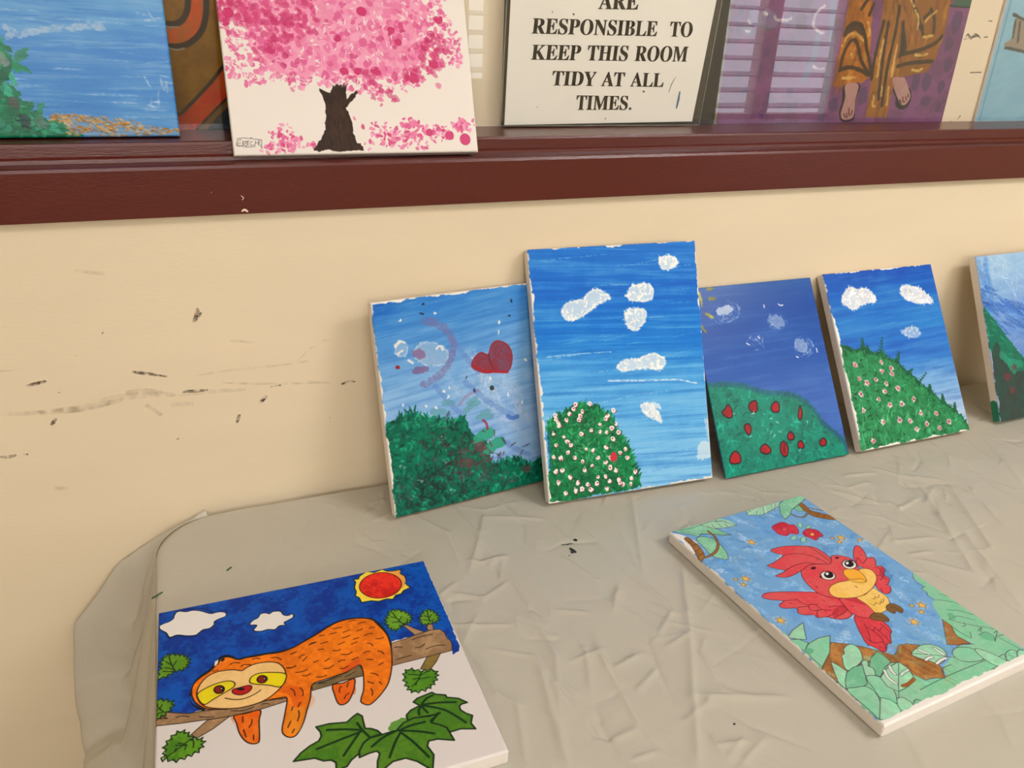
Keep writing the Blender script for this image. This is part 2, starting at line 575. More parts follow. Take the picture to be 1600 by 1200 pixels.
# ------------------------------------------------------------------ the pictures
def art_sloth():
    a = Art(720, 0.3326 / 0.3373, (222, 215, 212), 3)
    # sky
    a.fill(D("-14,490 55,508 96,525 137,526 184,466 302,484 465,495 637,492 729,475 772,417 843,411 925,407 954,416 963,465 963,512 958,546 981,538 995,509 992,481 994,405 996,273 997,-8 462,-6 -8,-4 -11,273"),
           (0, 52, 150), smooth=False, rough=4, col2=(0, 84, 186))
    rng = a.rng
    for i in range(190):
        x, y = rng.uniform(0, 1000), rng.uniform(0, 520)
        f = y < 470 and (x > 130 or y < 400)
        if not f: continue
        c = [(0, 36, 118), (0, 88, 180), (0, 52, 142), (12, 104, 194), (0, 70, 165)][rng.integers(5)]
        a.dab(x, y, rng.uniform(60, 170), rng.uniform(10, 26), rng.normal(-0.25, 0.5), c, rng.uniform(.12, .32), .2, .5)
    # white under the sky line again, hidden smears
    ol = (16, 28, 52)
    c1 = D("4,78 20,68 36,64 51,51 55,26 72,17 94,27 119,27 144,39 165,56 180,66 206,65 228,76 228,96 204,104 188,114 187,129 171,144 147,145 127,164 98,160 63,144 39,148 27,120 9,99")
    a.shape(c1, (236, 231, 226), 3.5, ol, rough=3)
    a.ink(D("51,45 63,17 88,15 119,17 150,25 178,53 187,68"), 3.5, ol)
    a.ink(D("188,119 184,138 159,149 135,156 122,170 92,164 66,147 39,152 24,119 5,94"), 3.5, ol)
    c2 = D("308,164 320,150 337,142 348,124 367,124 379,133 393,125 418,132 426,153 440,164 459,160 459,179 441,189 424,198 429,212 406,210 389,224 365,216 340,218 317,205 330,182 309,173")
    a.shape(c2, (236, 231, 226), 4.5, ol, rough=3)
    # sun
    sun = D("828,6 843,24 864,30 895,30 889,55 902,75 901,104 892,117 906,150 877,159 863,175 842,176 827,196 804,187 772,191 747,179 710,177 707,147 695,133 703,110 701,84 712,52 706,33 725,37 733,21 765,0 793,16")
    a.shape(sun, (250, 222, 72), 5, (18, 44, 40), smooth=False)
    a.fill(D("825,20 863,32 893,34 888,58 899,79 896,113 874,146 878,79 853,36"), (243, 150, 76), a=.75)
    a.shape(D("879,116 869,141 851,161 828,173 801,177 774,172 750,159 732,138 721,113 720,87 729,62 746,41 770,27 798,22 826,27 851,41 869,63 879,89"), (214, 30, 26), 4, (60, 10, 12), col2=(228, 48, 32), var=.1)
    # branch and twigs
    br, bi = (150, 116, 82), (48, 34, 26)
    a.shape(D("-2,525 12,501 37,501 62,512 96,526 140,529 219,545 330,550 392,560 391,573 307,581 214,579 148,569 71,558 0,544"), br, 3.5, bi, smooth=False, rough=2, col2=(176, 140, 104))
    a.shape(D("475,528 523,524 593,512 640,490 646,520 645,544 570,545 529,552 474,555"), (132, 108, 70), 3, bi, smooth=False, col2=(112, 98, 66))
    a.shape(D("767,425 787,422 819,418 856,410 901,405 925,404 948,410 961,433 960,462 969,479 968,501 960,526 921,527 852,528 743,530"), br, 3, bi, smooth=False, rough=3, col2=(182, 146, 106))
    a.shape(D("101,614 151,571 216,578 165,612 117,634"), (158, 122, 86), 3.5, bi, smooth=False, col2=(180, 146, 108))
    a.shape(D("832,576 868,529 918,525 893,560 862,590"), (140, 116, 54), 3, bi, smooth=False, col2=(122, 104, 50))
    a.shape(D("827,347 841,349 861,375 892,405 856,410"), (178, 138, 104), 3, bi, smooth=False)
    a.shape(D("908,372 932,373 927,405 906,402"), (170, 132, 98), 3, bi, smooth=False)
    a.marks("773,447 784,449 798,455;841,431 872,425 917,426;842,473 859,474 878,464;875,491 906,485 943,493;763,506 790,505 819,503", 3.5, bi)
    a.marks("60,530 77,530 97,540;127,550 148,559 170,565;220,556 253,568 276,566 289,564;314,561 325,561 338,569;12,518 34,525;0,523 18,512 34,526", 3.5, bi)
    a.marks("499,532 522,535;585,530 622,517;494,530 533,526 574,522;529,552 570,544 641,544", 3, bi)
    # smears of orange outside the lines
    a.fill(D("473,575 476,595 469,612 457,626 451,624 464,582"), (236, 176, 128), a=.6)
    a.fill(D("606,580 610,593 602,614 595,611"), (228, 110, 60), a=.7)
    a.fill(D("222,581 228,619 231,633 226,614 218,589"), (228, 130, 70), a=.7)
    # sloth
    og, og2, ok = (240, 118, 12), (230, 98, 8), (52, 26, 12)
    a.fill(D("724,277 746,303 764,356 768,426 759,423 751,398 734,342"), (22, 30, 30))
    a.fill(D("111,409 104,440 102,468 112,494 143,519 140,531 118,510 104,487 100,458 106,417"), (10, 22, 34))
    a.ink(D("102,449 114,405 134,375 169,351 198,307 226,306 255,334 283,333 350,337 392,343 436,338 474,321 491,310"), 9, (12, 24, 40))
    a.ink(D("399,346 425,344 459,331 491,311 529,292 576,266 621,253 677,256 726,277"), 7, (12, 24, 36))
    a.shape(D("228,581 265,583 307,584 300,626 295,697 287,711 268,706 251,686 239,653 233,612"), og2, 4.5, ok, col2=(240, 122, 30))
    a.shape(D("540,553 574,554 612,547 607,580 594,611 575,639 555,646 543,633 539,596"), og2, 4.5, ok, col2=(236, 104, 24))
    body = D("143,520 116,485 106,445 111,407 132,382 169,358 186,333 198,312 226,312 258,336 283,335 314,339 350,340 392,346 437,338 474,321 529,295 576,269 620,255 676,258 725,280 743,318 760,369 763,414 758,466 742,537 716,601 686,638 653,666 633,673 615,656 618,637 632,605 643,552 646,517 640,491 592,509 546,516 512,520 477,529 464,582 446,631 431,672 413,705 396,722 377,718 364,699 365,674 378,626 392,562 370,553 329,550 277,554 219,548 168,533")
    a.shape(body, og, 4.5, ok, col2=(244, 128, 18), var=.08)
    a.fill(D("363,519 401,508 436,529 437,601 409,610 400,550"), (222, 78, 14), a=.5)
    a.fill(D("579,495 611,473 645,463 639,490 593,508"), (222, 74, 20), a=.55)
    a.fill(D("403,607 441,621 417,701 390,713 370,698 383,637"), (226, 150, 44), a=.5)
    # hair tuft
    a.marks("183,331 199,313 190,338;194,313 207,326 202,309;202,306 211,322 210,306;210,308 239,313 250,332 280,334", 4, (14, 22, 34))
    a.fill(D("182,320 194,313 190,333 179,342"), (230, 226, 222), smooth=False)
    # face
    a.shape(D("141,508 127,483 121,451 130,415 154,384 188,371 235,377 264,391 283,381 311,374 353,379 383,396 399,428 400,458 395,486 374,513 337,541 297,553 244,553 194,539 159,523"), (240, 196, 124), 4.5, (66, 30, 14), col2=(248, 206, 140))
    a.shape(D("123,452 146,435 183,424 213,423 232,431 239,445 231,460 197,477 167,492 144,504 129,484"), (236, 218, 22), 4, (52, 34, 14), col2=(226, 206, 40))
    a.shape(D("285,447 293,430 314,422 348,428 398,450 398,477 378,505 343,486 300,466 288,457"), (236, 218, 20), 4, (52, 34, 14))
    for q, pu, hl in ((D("205,456 204,461 202,466 198,470 193,471 188,470 183,468 179,463 176,458 174,451 175,446 177,441 181,437 186,436 191,437 196,439 201,444 204,449"), D("204,455 203,459 201,462 199,463 197,463 195,462 193,460 192,456 192,452 192,449 193,445 195,442 197,441 199,441 201,442 202,444 203,448 204,452"), D("199,452 198,453 198,454 197,454 197,454 196,454 195,454 195,453 195,452 195,451 195,450 195,449 196,449 196,449 197,449 198,449 198,450 198,451")),
                      (D("340,454 339,460 336,464 332,468 327,469 322,468 317,465 313,461 310,456 309,450 310,444 313,440 317,436 322,435 327,436 332,439 336,443 339,448"), D("338,454 337,457 336,460 334,461 332,461 330,460 329,458 328,455 328,452 328,448 329,445 331,442 333,441 335,441 336,442 338,444 339,447 339,451"), D("334,452 333,453 333,454 332,454 332,454 331,454 330,454 330,453 330,452 330,451 330,450 330,449 331,449 331,448 332,449 333,449 333,450 333,451"))):
        a.shape(q, (138, 28, 20), 5, (30, 16, 12))
        a.fill(pu, (40, 18, 14))
        a.fill(hl, (220, 200, 190))
    a.shape(D("229,478 233,467 250,466 274,465 287,469 289,481 278,495 258,500 239,492"), (186, 24, 28), 4, (60, 14, 14))
    a.fill(D("240,468 250,466 265,472 266,481 254,480"), (28, 14, 14))
    a.ink(D("206,497 231,512 260,519 286,514 307,505 316,498"), 4, (60, 34, 18))
    a.marks("645,265 669,265;676,290 690,286 703,289;586,287 616,287;616,316 642,310;664,323 676,323 685,317;710,326 718,322 728,326;571,310 593,309;534,307 550,308;611,344 636,339;644,362 663,360;684,357 701,351 714,355;720,385 736,389 747,386;492,341 504,334 518,335;532,348 557,345;590,371 611,366;633,385 655,378;687,397 698,403 703,416;518,374 538,377;568,395 583,400 593,397;593,423 614,429 629,421;665,440 675,436 687,440;714,447 725,454 731,468;427,367 446,362;452,393 460,384 471,383;462,412 478,396;497,429 511,426;533,437 550,428;576,456 585,450 599,453;622,460 644,454;670,474 689,481;703,513 720,506;407,428 423,431 437,425;433,457 453,460 471,455;452,479 466,483 479,477;525,470 542,473 558,464;576,487 591,489 602,484;496,500 514,505 527,502;669,541 682,547 690,558;652,574 669,589;688,587 693,599;656,609 658,623 654,638;408,523 417,537 418,558;438,530 444,546 442,567;566,567 558,576 556,591;591,558 583,576;566,623 573,611 584,605", 4.2, (86, 34, 10))
    a.marks("230,349 244,346 260,353;263,370 274,365 294,373;303,350 314,348 326,354;363,362 381,367 394,382;173,364 190,363;428,366 446,361;492,341 519,335;408,426 425,430 437,426;253,593 252,616;280,613 277,629 269,642;252,646 257,676;279,676 278,696;405,603 400,617;431,592 421,608;421,625 420,645 412,665;392,660 381,681;399,694 391,706", 4.2, (72, 28, 10))
    # toothed leaves
    gl, gi = (112, 160, 38), (20, 44, 16)

    def leaf(p, veins, c=gl, c2=(90, 140, 30)):
        a.fill(p, c, rough=3, col2=c2)
        z = zigzag(p, 12, 15)
        a.ink(z, 4.5, gi, smooth=False, closed=True)
        a.marks(veins, 4, gi)
    leaf(D("3,337 10,290 14,260 30,237 62,245 89,261 101,287 97,307 82,324 56,326 26,341"), "37,245 44,284 57,324;44,289 27,267;49,298 61,276;56,318 39,304 24,297;56,324 36,319 19,312")
    leaf(D("1,515 0,440 20,441 48,459 48,482 30,503 12,514"), "0,451 8,472 23,495;11,478 18,462;21,495 6,494")
    leaf(D("22,682 27,662 27,634 42,610 61,592 80,593 101,620 103,631 128,638 136,657 122,683 96,692 55,699 35,684"), "33,674 58,661 102,629;57,640 73,646 85,650;55,660 60,651;83,665 88,649;106,636 108,650 106,665;64,634 85,646", (96, 150, 30), (70, 124, 24))
    leaf(D("807,255 847,274 866,303 862,332 845,345 825,344 805,365 780,351 772,309 784,283"), "808,269 815,305 831,346;812,301 797,289;820,318 835,299;825,329 806,320 795,323;831,346 845,336 852,320", (122, 172, 44), (100, 152, 36))
    leaf(D("936,293 957,317 964,348 950,368 927,369 906,372 891,354 902,317 919,298"), "933,295 928,330 926,360;927,333 914,322;927,342 941,325;925,353 906,342;926,360 942,353", (118, 168, 44), (100, 150, 36))
    leaf(D("773,585 795,564 832,586 874,594 878,621 856,654 822,671 781,664 769,631"), "831,590 813,621 786,642;824,603 848,595;814,618 854,621;826,603 788,586;817,613 797,612;806,626 799,641", (84, 142, 28), (66, 122, 24))
    # big lobed leaves
    g1, g2 = (92, 142, 34), (64, 112, 24)
    m3 = D("773,708 789,697 841,688 849,699 880,713 881,724 915,740 938,766 916,767 908,775 908,789 920,807 937,822 923,849 930,875 886,860 852,861 842,839 806,806 834,781 785,775 738,774 739,753 757,738 789,729")
    a.fill(D("672,783 697,766 731,759 738,774 711,792 676,800"), (98, 150, 60), rough=6)
    a.shape(m3, g1, 6, gi, smooth=False, rough=3, col2=g2, var=.12)
    m1 = D("382,813 406,790 435,773 463,763 473,748 473,731 463,707 503,708 556,720 579,704 594,696 606,711 605,737 605,762 623,769 640,783 648,800 612,802 589,816 569,849 543,864 527,882 496,885 499,858 488,845 466,840 443,822")
    a.shape(m1, g1, 6, gi, smooth=False, rough=3, col2=g2, var=.12)
    m2 = D("568,863 572,840 590,814 612,803 652,802 697,800 722,780 757,771 809,781 842,778 806,798 809,810 830,825 846,841 854,895 807,874 779,872 770,889 780,926 762,977 727,932 698,910 659,909 628,926 608,929 616,894 628,869 622,857 600,857")
    a.shape(m2, g1, 6, gi, smooth=False, rough=3, col2=g2, var=.12)
    dk = (12, 50, 18)
    a.marks("586,733 596,765 611,798;594,765 548,746 493,730;591,770 522,780 453,791;584,774 556,805 525,841;704,804 742,797 787,798;704,805 755,825 802,850;706,813 734,861 764,928;703,815 679,847 653,891;700,801 653,813 611,836;798,728 851,737 903,753;801,733 862,774 909,842;796,726 816,708 840,701;792,733 781,746 778,764;794,735 805,765;835,778 809,802", 8, dk)
    a.marks("648,800 612,802 589,816;806,806 834,781 842,778", 7, dk)
    return a


def art_parrot():
    a = Art(460, 0.3910 / 0.2611, (236, 230, 222), 8)
    W0, H0 = 1000, 1000 * a.asp
    wh = (236, 230, 224)
    a.c[:] = np.array((118, 170, 220)) / 255
    rng = a.rng
    for i in range(420):
        c = [(84, 146, 210), (140, 188, 230), (100, 160, 216), (164, 204, 236), (72, 130, 200), (120, 172, 222)][rng.integers(6)]
        a.dab(rng.uniform(0, 1000), rng.uniform(0, H0), rng.uniform(60, 170), rng.uniform(22, 60), rng.normal(0.5, 0.7), c, rng.uniform(.2, .5), .15, .5)
    for i in range(110):
        a.dab(rng.uniform(0, 1000), rng.uniform(0, H0), rng.uniform(50, 150), rng.uniform(26, 64), rng.normal(0.6, 0.7), [(178, 208, 234), (190, 214, 234), (84, 146, 214)][rng.integers(3)], rng.uniform(.35, .6), .15, .7)
    ik = (66, 62, 72)
    gr, gr2 = (152, 212, 176), (126, 196, 158)
    pg = (166, 214, 182)
    bw = (150, 98, 44)
    # top corner leaves
    tl = D("4,-10 99,-2 216,2 341,0 384,34 403,101 332,97 266,81 310,164 254,148 205,113 158,87 127,105 91,64 52,38")
    a.shape(tl, gr, 3.5, ik, smooth=False, rough=3, col2=gr2)
    a.fill(D("219,10 335,6 384,34 400,99 332,97 244,66"), pg)
    a.marks("208,18 323,21 400,99;208,18 256,71 332,97 400,99;240,38 244,66;273,39 267,69;314,44 310,81;349,65 342,94;301,5 341,0 309,28 360,30 368,53;62,24 142,86 237,127 310,164;5,0 132,21 215,15", 3, ik)
    a.fill(D("-4,18 43,50 68,104 78,157 10,223 -15,213 -8,156 10,116"), wh)
    a.shape(D("106,110 183,141 189,217 176,283 142,335 102,312 82,266 87,209"), gr, 3.5, ik, rough=3, col2=gr2)
    a.shape(D("37,91 64,88 69,131 71,166 60,227 35,269 -2,289 9,234 32,162"), bw, 3.5, (70, 46, 26), col2=(170, 120, 64))
    a.marks("38,128 70,124;32,162 78,157;20,210 69,195;5,250 50,240", 3.5, (80, 52, 28))
    a.ink(D("208,83 209,146 177,211 125,255 69,272 30,275"), 15, (150, 104, 58))
    a.marks("206,78 211,138 170,209 125,246 70,266 35,269;212,88 212,153 183,214 126,263 66,282", 3, (84, 56, 30))
    a.shape(D("564,-13 631,1 722,-17 836,-15 769,46 707,61 617,78 535,47"), gr, 3.5, ik, smooth=False, rough=2, col2=pg)
    a.marks("537,45 690,-2 834,-13;591,67 628,35;692,6 648,71;699,9 657,71;754,11 715,58;764,15 729,64;834,-13 774,41", 3.5, (225, 232, 224))
    a.marks("579,-14 572,25;585,65 623,33;686,8 641,72;749,11 713,57;771,18 722,68", 2.5, ik)
    a.shape(D("795,28 860,1 993,-5 1001,39 929,70 832,100 772,143 712,168 727,111"), gr, 3.5, ik, smooth=False, rough=2, col2=gr2)
    a.shape(D("843,104 896,85 902,122 862,143"), gr2, 3, ik)
    a.shape(D("907,78 938,81 925,153 962,203 998,253 997,289 947,265 895,212 886,153"), bw, 3.5, (80, 52, 28))
    a.marks("917,156 881,183;951,194 909,222;972,221 937,247", 3, (80, 52, 28))
    a.ink(D("787,143 798,175 833,192 889,168"), 16, (112, 116, 120))
    a.ink(D("961,98 993,114 989,149"), 14, (120, 160, 210))
    a.ink(D("938,130 967,160 997,190"), 12, (132, 110, 92))
    # red blossoms with small leaves
    for p in (D("583,197 642,182 684,187 692,217 721,235 699,287 670,308 633,288 597,298 571,268 571,230"), D("716,307 766,294 805,329 794,382 762,381 727,397 706,363 698,335")):
        a.shape(p, (216, 58, 78), 4, (120, 26, 44), rough=9, col2=(200, 40, 60))
    a.shape(D("645,254 639,258 633,260 626,261 621,259 617,256 616,251 616,246 619,240 624,235 630,231 636,228 642,227 648,229 652,232 653,237 653,243 650,248"), (220, 90, 90), 3, (120, 26, 44))
    a.shape(D("756,353 751,357 745,359 739,359 735,358 732,356 731,352 732,347 734,342 738,338 744,334 749,332 755,332 759,333 762,335 763,339 763,344 760,349"), (236, 170, 90), 3, (120, 26, 44))
    for p in (D("769,244 764,252 758,259 750,266 743,269 737,271 732,269 730,265 730,259 732,252 737,244 743,237 751,230 758,226 765,225 769,226 772,230 772,236"), D("803,282 798,286 792,289 784,292 776,293 769,293 763,291 760,288 759,284 761,280 765,276 772,272 779,270 787,268 795,269 800,270 804,273 805,277"), D("644,333 638,339 631,343 622,346 613,347 606,346 600,343 597,338 597,333 601,327 606,321 614,317 623,314 631,313 639,314 645,317 648,322 647,328"), D("669,378 660,383 650,386 642,387 637,385 634,380 635,374 639,366 646,358 654,351 664,345 673,342 681,341 687,343 689,348 689,354 685,362 678,370")):
        a.shape(p, (150, 205, 190), 3, (50, 110, 86))
    # small yellow stars
    def star(c, r, dot=False):
        c = c[0]
        if dot:
            a.shape(a.ell(c[0], c[1], r * .7), (226, 178, 74), 3, (120, 84, 40)); return
        t = np.linspace(0, 2 * np.pi, 10, endpoint=False) + .4
        q = np.stack([c[0] + np.cos(t) * r * np.where(np.arange(10) % 2, .5, 1.15), c[1] + np.sin(t) * r * np.where(np.arange(10) % 2, .5, 1.15)], 1)
        a.fill(a.ell(c[0], c[1], r * 1.35), (196, 208, 214), rough=8, a=.35)
        a.shape(q, (236, 188, 92), 2.5, (120, 84, 40), smooth=False)
    for fr in (D("369,267"), D("118,506"), D("59,827"), D("877,436"), D("807,1031"), D("664,1103")):
        star(fr, 25)
    for fr in (D("74,538"), D("837,462"), D("963,495"), D("761,1066")):
        star(fr, 17)
    for fr in (D("66,490"), D("828,419"), D("757,1013")):
        star(fr, 14, True)
    # the ground of leaves at the lower edge
    a.fill(np.vstack([D("-2,921 2,934 -5,966 12,1030 58,1001 137,993 202,1004 167,1041 187,1103 241,1085 263,1116 238,1163 259,1187 323,1174 335,1243 364,1263 358,1346 381,1349 374,1395 425,1404"),
                      D("496,1414 522,1372 623,1340 714,1305 796,1329 773,1261 800,1212 808,1146 853,1062 879,1034 906,1033 907,988 920,971 921,939 949,937 952,867 973,838 1000,834 1005,871"),
                      D("1028,1007 1000,1312 980,1578 862,1652 442,1641"),
                      D("809,1481 657,1499 493,1502 341,1481"),
                      D("41,1520 5,1486 -4,1215 17,881")]), gr, smooth=False, rough=4, col2=(122, 190, 150), var=.1)
    # brown trunk
    a.shape(np.vstack([D("5,1149 172,1040 242,1084 292,1127 344,1180 376,1226 415,1211 452,1186 499,1195 548,1226"), D("543,1230 536,1317 513,1379 476,1419 431,1399 384,1392 362,1348 363,1266"), D("310,1246 275,1216 218,1206 104,1212 6,1242 5,1169")]), (158, 104, 52), 3.5, ik, smooth=False, rough=3, col2=(176, 122, 64), var=.1)
    for i in range(26):
        p = D("435,1235 472,1389")
        t = rng.random(); q = p[0] * (1 - t) + p[1] * t
        a.dab(q[0] + rng.normal(0, 40), q[1] + rng.normal(0, 25), rng.uniform(80, 160), rng.uniform(5, 12), math.atan2(*(p[1] - p[0])[::-1]), [(122, 76, 34), (176, 122, 70)][rng.integers(2)], .5)
    a.shape(D("811,1147 812,1197 788,1227 773,1261 789,1323 719,1301 676,1277"), (164, 110, 60), 3.5, ik, smooth=False)
    # leaf shapes on the ground
    def lf(p, c=gr, c2=gr2, sm=True):
        a.shape(p, c, 3.5, ik, smooth=sm, rough=1, col2=c2, var=.08)
    lf(D("6,948 45,962 70,999 12,1034 3,992"), gr, gr2, False)
    lf(D("5,931 62,903 150,883 78,978 43,961"), pg, gr, False)
    lf(D("19,1029 65,1004 136,994 203,1004 116,1087 13,1142 11,1085"), gr, gr2, False)
    a.fill(D("20,1026 48,1027 57,1046 32,1058 6,1046"), (96, 168, 128), a=.8)
    lf(D("6,1284 9,1240 41,1184 75,1132 89,1163 97,1209"), pg, gr, False)
    lf(D("104,1206 112,1173 139,1142 150,1125 173,1120 195,1096 241,1085 263,1103 259,1135 235,1169 212,1188 151,1205"), pg, gr)
    lf(D("216,1226 266,1191 323,1174 336,1199 331,1249 279,1261 210,1294 196,1274"), gr2, (104, 172, 134), False)
    lf(D("213,1189 236,1199 213,1225 223,1244 193,1280 154,1270 179,1217"), pg, gr)
    lf(D("149,1268 199,1283 212,1330 196,1384 149,1435 126,1405 108,1380 123,1338"), gr, gr2)
    lf(D("7,1290 42,1248 89,1213 142,1201 194,1206 121,1302 90,1303"), gr2, (106, 176, 138), False)
    lf(D("9,1291 55,1294 103,1309 113,1347 95,1391 44,1438 9,1463 10,1404"), gr, gr2)
    lf(D("110,1381 139,1404 147,1437 141,1469 59,1495 9,1466"), pg, gr, False)
    lf(D("207,1297 285,1268 365,1262 372,1311 349,1356 280,1387 212,1390 191,1348"), pg, gr, False)
    a.ink(D("365,1262 187,1412"), 3, ik)
    for p in (D("260,1274 238,1314 242,1353"), D("303,1265 289,1287 285,1310"), D("307,1325 328,1319 362,1316")):
        a.ink(p, 17, ik); a.ink(p, 12, (226, 230, 224))
    a.ink(D("258,1374 293,1376 340,1366"), 18, (150, 90, 40))
    lf(D("164,1422 186,1415 206,1426 211,1465 188,1490 143,1489 138,1455"), pg, gr)
    lf(D("218,1465 246,1453 259,1470 234,1498 211,1503"), gr2, gr)
    lf(D("246,1497 280,1480 312,1481 319,1497 282,1516 224,1509"), gr2, gr)
    a.fill(D("188,1471 211,1487 219,1507 184,1504"), (92, 168, 126), a=.7)
    lf(D("466,1249 543,1230 595,1241 629,1279 610,1327 535,1351 501,1316 472,1281"), pg, gr)
    a.ink(D("466,1249 536,1288 640,1355"), 3, ik)
    for p in (D("520,1246 529,1265 543,1284"), D("493,1306 519,1302 536,1306"), D("521,1343 560,1335 591,1337"), D("597,1269 597,1292 602,1316")):
        a.ink(p, 17, ik); a.ink(p, 12, (226, 230, 224))
    lf(D("652,1323 699,1311 752,1333 767,1366 747,1414 666,1396 634,1360"), gr, gr2)
    lf(D("763,1361 786,1356 816,1397 832,1440 835,1472 771,1471 753,1420"), pg, gr)
    lf(D("924,1467 910,1474 894,1479 878,1481 864,1480 854,1476 849,1469 849,1460 855,1450 865,1441 879,1433 895,1428 911,1426 925,1427 936,1432 941,1439 940,1448 934,1458"), gr2, gr)
    lf(D("948,1446 986,1451 1000,1484 957,1502 907,1480"), pg, gr)
    a.marks("312,1422 494,1416 750,1422;771,1471 713,1475 654,1498;484,1402 519,1375 577,1375;835,1472 870,1434 834,1433;703,1308 758,1306 800,1331;975,838 942,882 948,936;949,937 920,939 920,971;920,971 900,994 906,1033;969,1006 1004,1057 1014,1141;915,1032 992,1097 1005,1206;897,1108 951,1140 992,1192;843,1161 905,1162 956,1218;843,1161 885,1212 1004,1310;823,1298 810,1245 810,1204;856,1265 830,1293;900,1276 939,1265 905,1287;877,1298 927,1296 938,1333 909,1359;909,1359 988,1315 959,1318;858,1221 876,1225 892,1207;948,1337 1011,1349;951,1346 970,1425 976,1458", 3, ik)
    a.fill(D("875,1305 924,1299 934,1331 911,1352 884,1333"), (104, 180, 140), a=.8)
    a.fill(D("869,1130 896,1133 880,1169 846,1171"), (98, 172, 132), a=.7)
    for i in range(70):
        a.dab(rng.uniform(0, 1000), rng.uniform(H0 * .72, H0 * .97), rng.uniform(40, 110), rng.uniform(18, 40), rng.uniform(0, 3), [(110, 180, 140), (168, 216, 184)][rng.integers(2)], .22, .1, .5)
    # parrot
    rd, rd2, ri = (230, 92, 94), (216, 66, 76), (96, 26, 38)
    def red(p, c=rd, c2=rd2):
        a.shape(p, c, 4, ri, rough=1, col2=c2, var=.06)
    red(D("425,951 486,987 514,1017 523,1056 507,1100 476,1120 436,1160 414,1157 370,1187 348,1181 342,1155 323,1118 347,1063 377,1009"), (216, 60, 72))
    a.marks("423,1012 396,1060 356,1109 369,1130 405,1138;417,1035 423,1063 452,1050;452,1050 453,1076 483,1064;423,1063 419,1120 377,1182;448,1074 447,1115 431,1158;498,1044 495,1086 489,1109;359,1077 350,1114", 3.5, ri)
    red(D("800,599 862,543 902,526 910,547 893,590 866,633 899,642 885,673 854,705 880,719 869,751 830,777 828,815 781,845 779,864 743,892 706,892 708,833 768,779 798,731 778,696 764,664 781,629"))
    a.marks("776,637 819,613 802,659 866,633;828,712 851,722 836,757;836,757 827,779 775,803;767,839 781,845;719,852 707,876;784,766 801,773", 3.5, ri)
    a.fill(D("866,724 869,751 821,782 818,816 800,803 809,766"), (160, 30, 50), a=.5)
    red(D("104,648 138,639 209,660 306,702 378,738 410,790 454,823 430,882 423,933 382,949 338,940 308,918 290,900 244,886 240,862 198,844 179,818 199,791 135,763 135,736 175,721 123,689 98,664"))
    a.marks("248,739 257,784 320,811;175,721 245,742;268,803 254,824 273,843 291,840;303,813 312,849 347,873;199,791 220,791 268,803;244,886 276,851 312,849;290,900 339,896 385,881;356,850 400,860 430,882;313,921 380,914 433,901;430,918 427,935", 3.5, ri)
    a.fill(D("364,872 433,865 439,895 391,919 330,919 327,900"), (176, 34, 52), a=.45)
    red(D("457,820 502,837 543,850 553,913 540,968 495,993 448,972 426,930 438,867"))
    a.fill(D("484,832 538,855 541,917 510,880 481,849"), (186, 40, 60), a=.6)
    a.shape(D("545,849 602,855 684,832 691,869 696,907 670,950 618,982 561,989 539,974 550,916"), (238, 192, 92), 3.5, (120, 70, 30), col2=(246, 206, 116))
    a.marks("613,888 619,900 640,885;636,888 647,900 670,884;573,917 578,933 606,922;606,922 614,939 654,915;622,929 638,936 669,916", 3, (120, 80, 36))
    red(D("692,542 742,558 777,606 763,653 746,688 739,747 566,829 472,828 423,801 388,752 385,693 400,630 431,583 470,559 532,554 615,584 661,572"))
    red(D("418,367 493,365 571,388 649,428 673,462 677,525 665,568 627,589 558,560 517,553 450,571 374,584 321,582 281,554 323,547 362,538 334,510 302,468 349,460 447,432 424,400"))
    a.marks("447,432 517,443 578,482 611,540 619,581;362,538 439,525 514,530 558,560;640,424 649,486 648,572", 4, ri)
    a.shape(D("456,753 495,731 550,725 620,735 683,722 726,695 772,694 800,722 784,766 745,800 671,836 579,854 511,843 454,816 440,784"), (244, 194, 92), 4, (120, 60, 30), col2=(250, 206, 116))
    a.shape(D("620,720 631,755 664,777 697,779 701,751 660,728"), (244, 186, 70), 3.5, (120, 60, 30))
    a.shape(D("641,674 668,660 708,668 730,702 720,749 697,779 690,754 653,742 631,732 625,708"), (246, 178, 56), 3.5, (120, 60, 30))
    for e, i2, h in ((D("572,685 560,692 546,695 532,694 519,690 509,682 503,671 502,660 505,649 514,639 526,632 540,628 554,629 567,634 578,642 584,653 585,664 581,676"), D("570,674 561,679 551,682 541,682 532,680 525,675 522,668 522,659 526,651 533,644 542,638 552,635 562,634 571,637 578,642 581,650 581,658 577,666"), D("559,652 556,654 552,656 548,657 544,657 542,656 540,654 540,651 541,648 544,645 547,642 551,640 555,639 559,639 561,641 563,643 563,646 562,649")), (D("752,662 739,669 724,672 710,671 697,667 688,658 683,647 683,635 689,623 699,612 712,605 727,601 742,602 755,607 764,616 769,627 768,639 763,651"), D("747,649 737,654 726,657 716,657 707,654 701,648 698,641 699,632 704,624 711,616 721,610 732,607 742,607 751,610 757,616 760,624 759,632 755,641"), D("732,627 728,630 724,632 720,633 717,633 714,632 713,630 713,627 714,624 717,621 721,618 725,616 729,615 733,615 735,616 737,618 736,621 735,624"))):
        a.shape(e, (240, 234, 228), 4.5, (30, 20, 24))
        a.fill(i2, (18, 16, 20)); a.fill(h, (244, 240, 236))
    a.fill(D("493,651 513,644 497,668 494,661"), (24, 16, 20))
    a.fill(D("753,608 773,617 758,624"), (24, 16, 20))
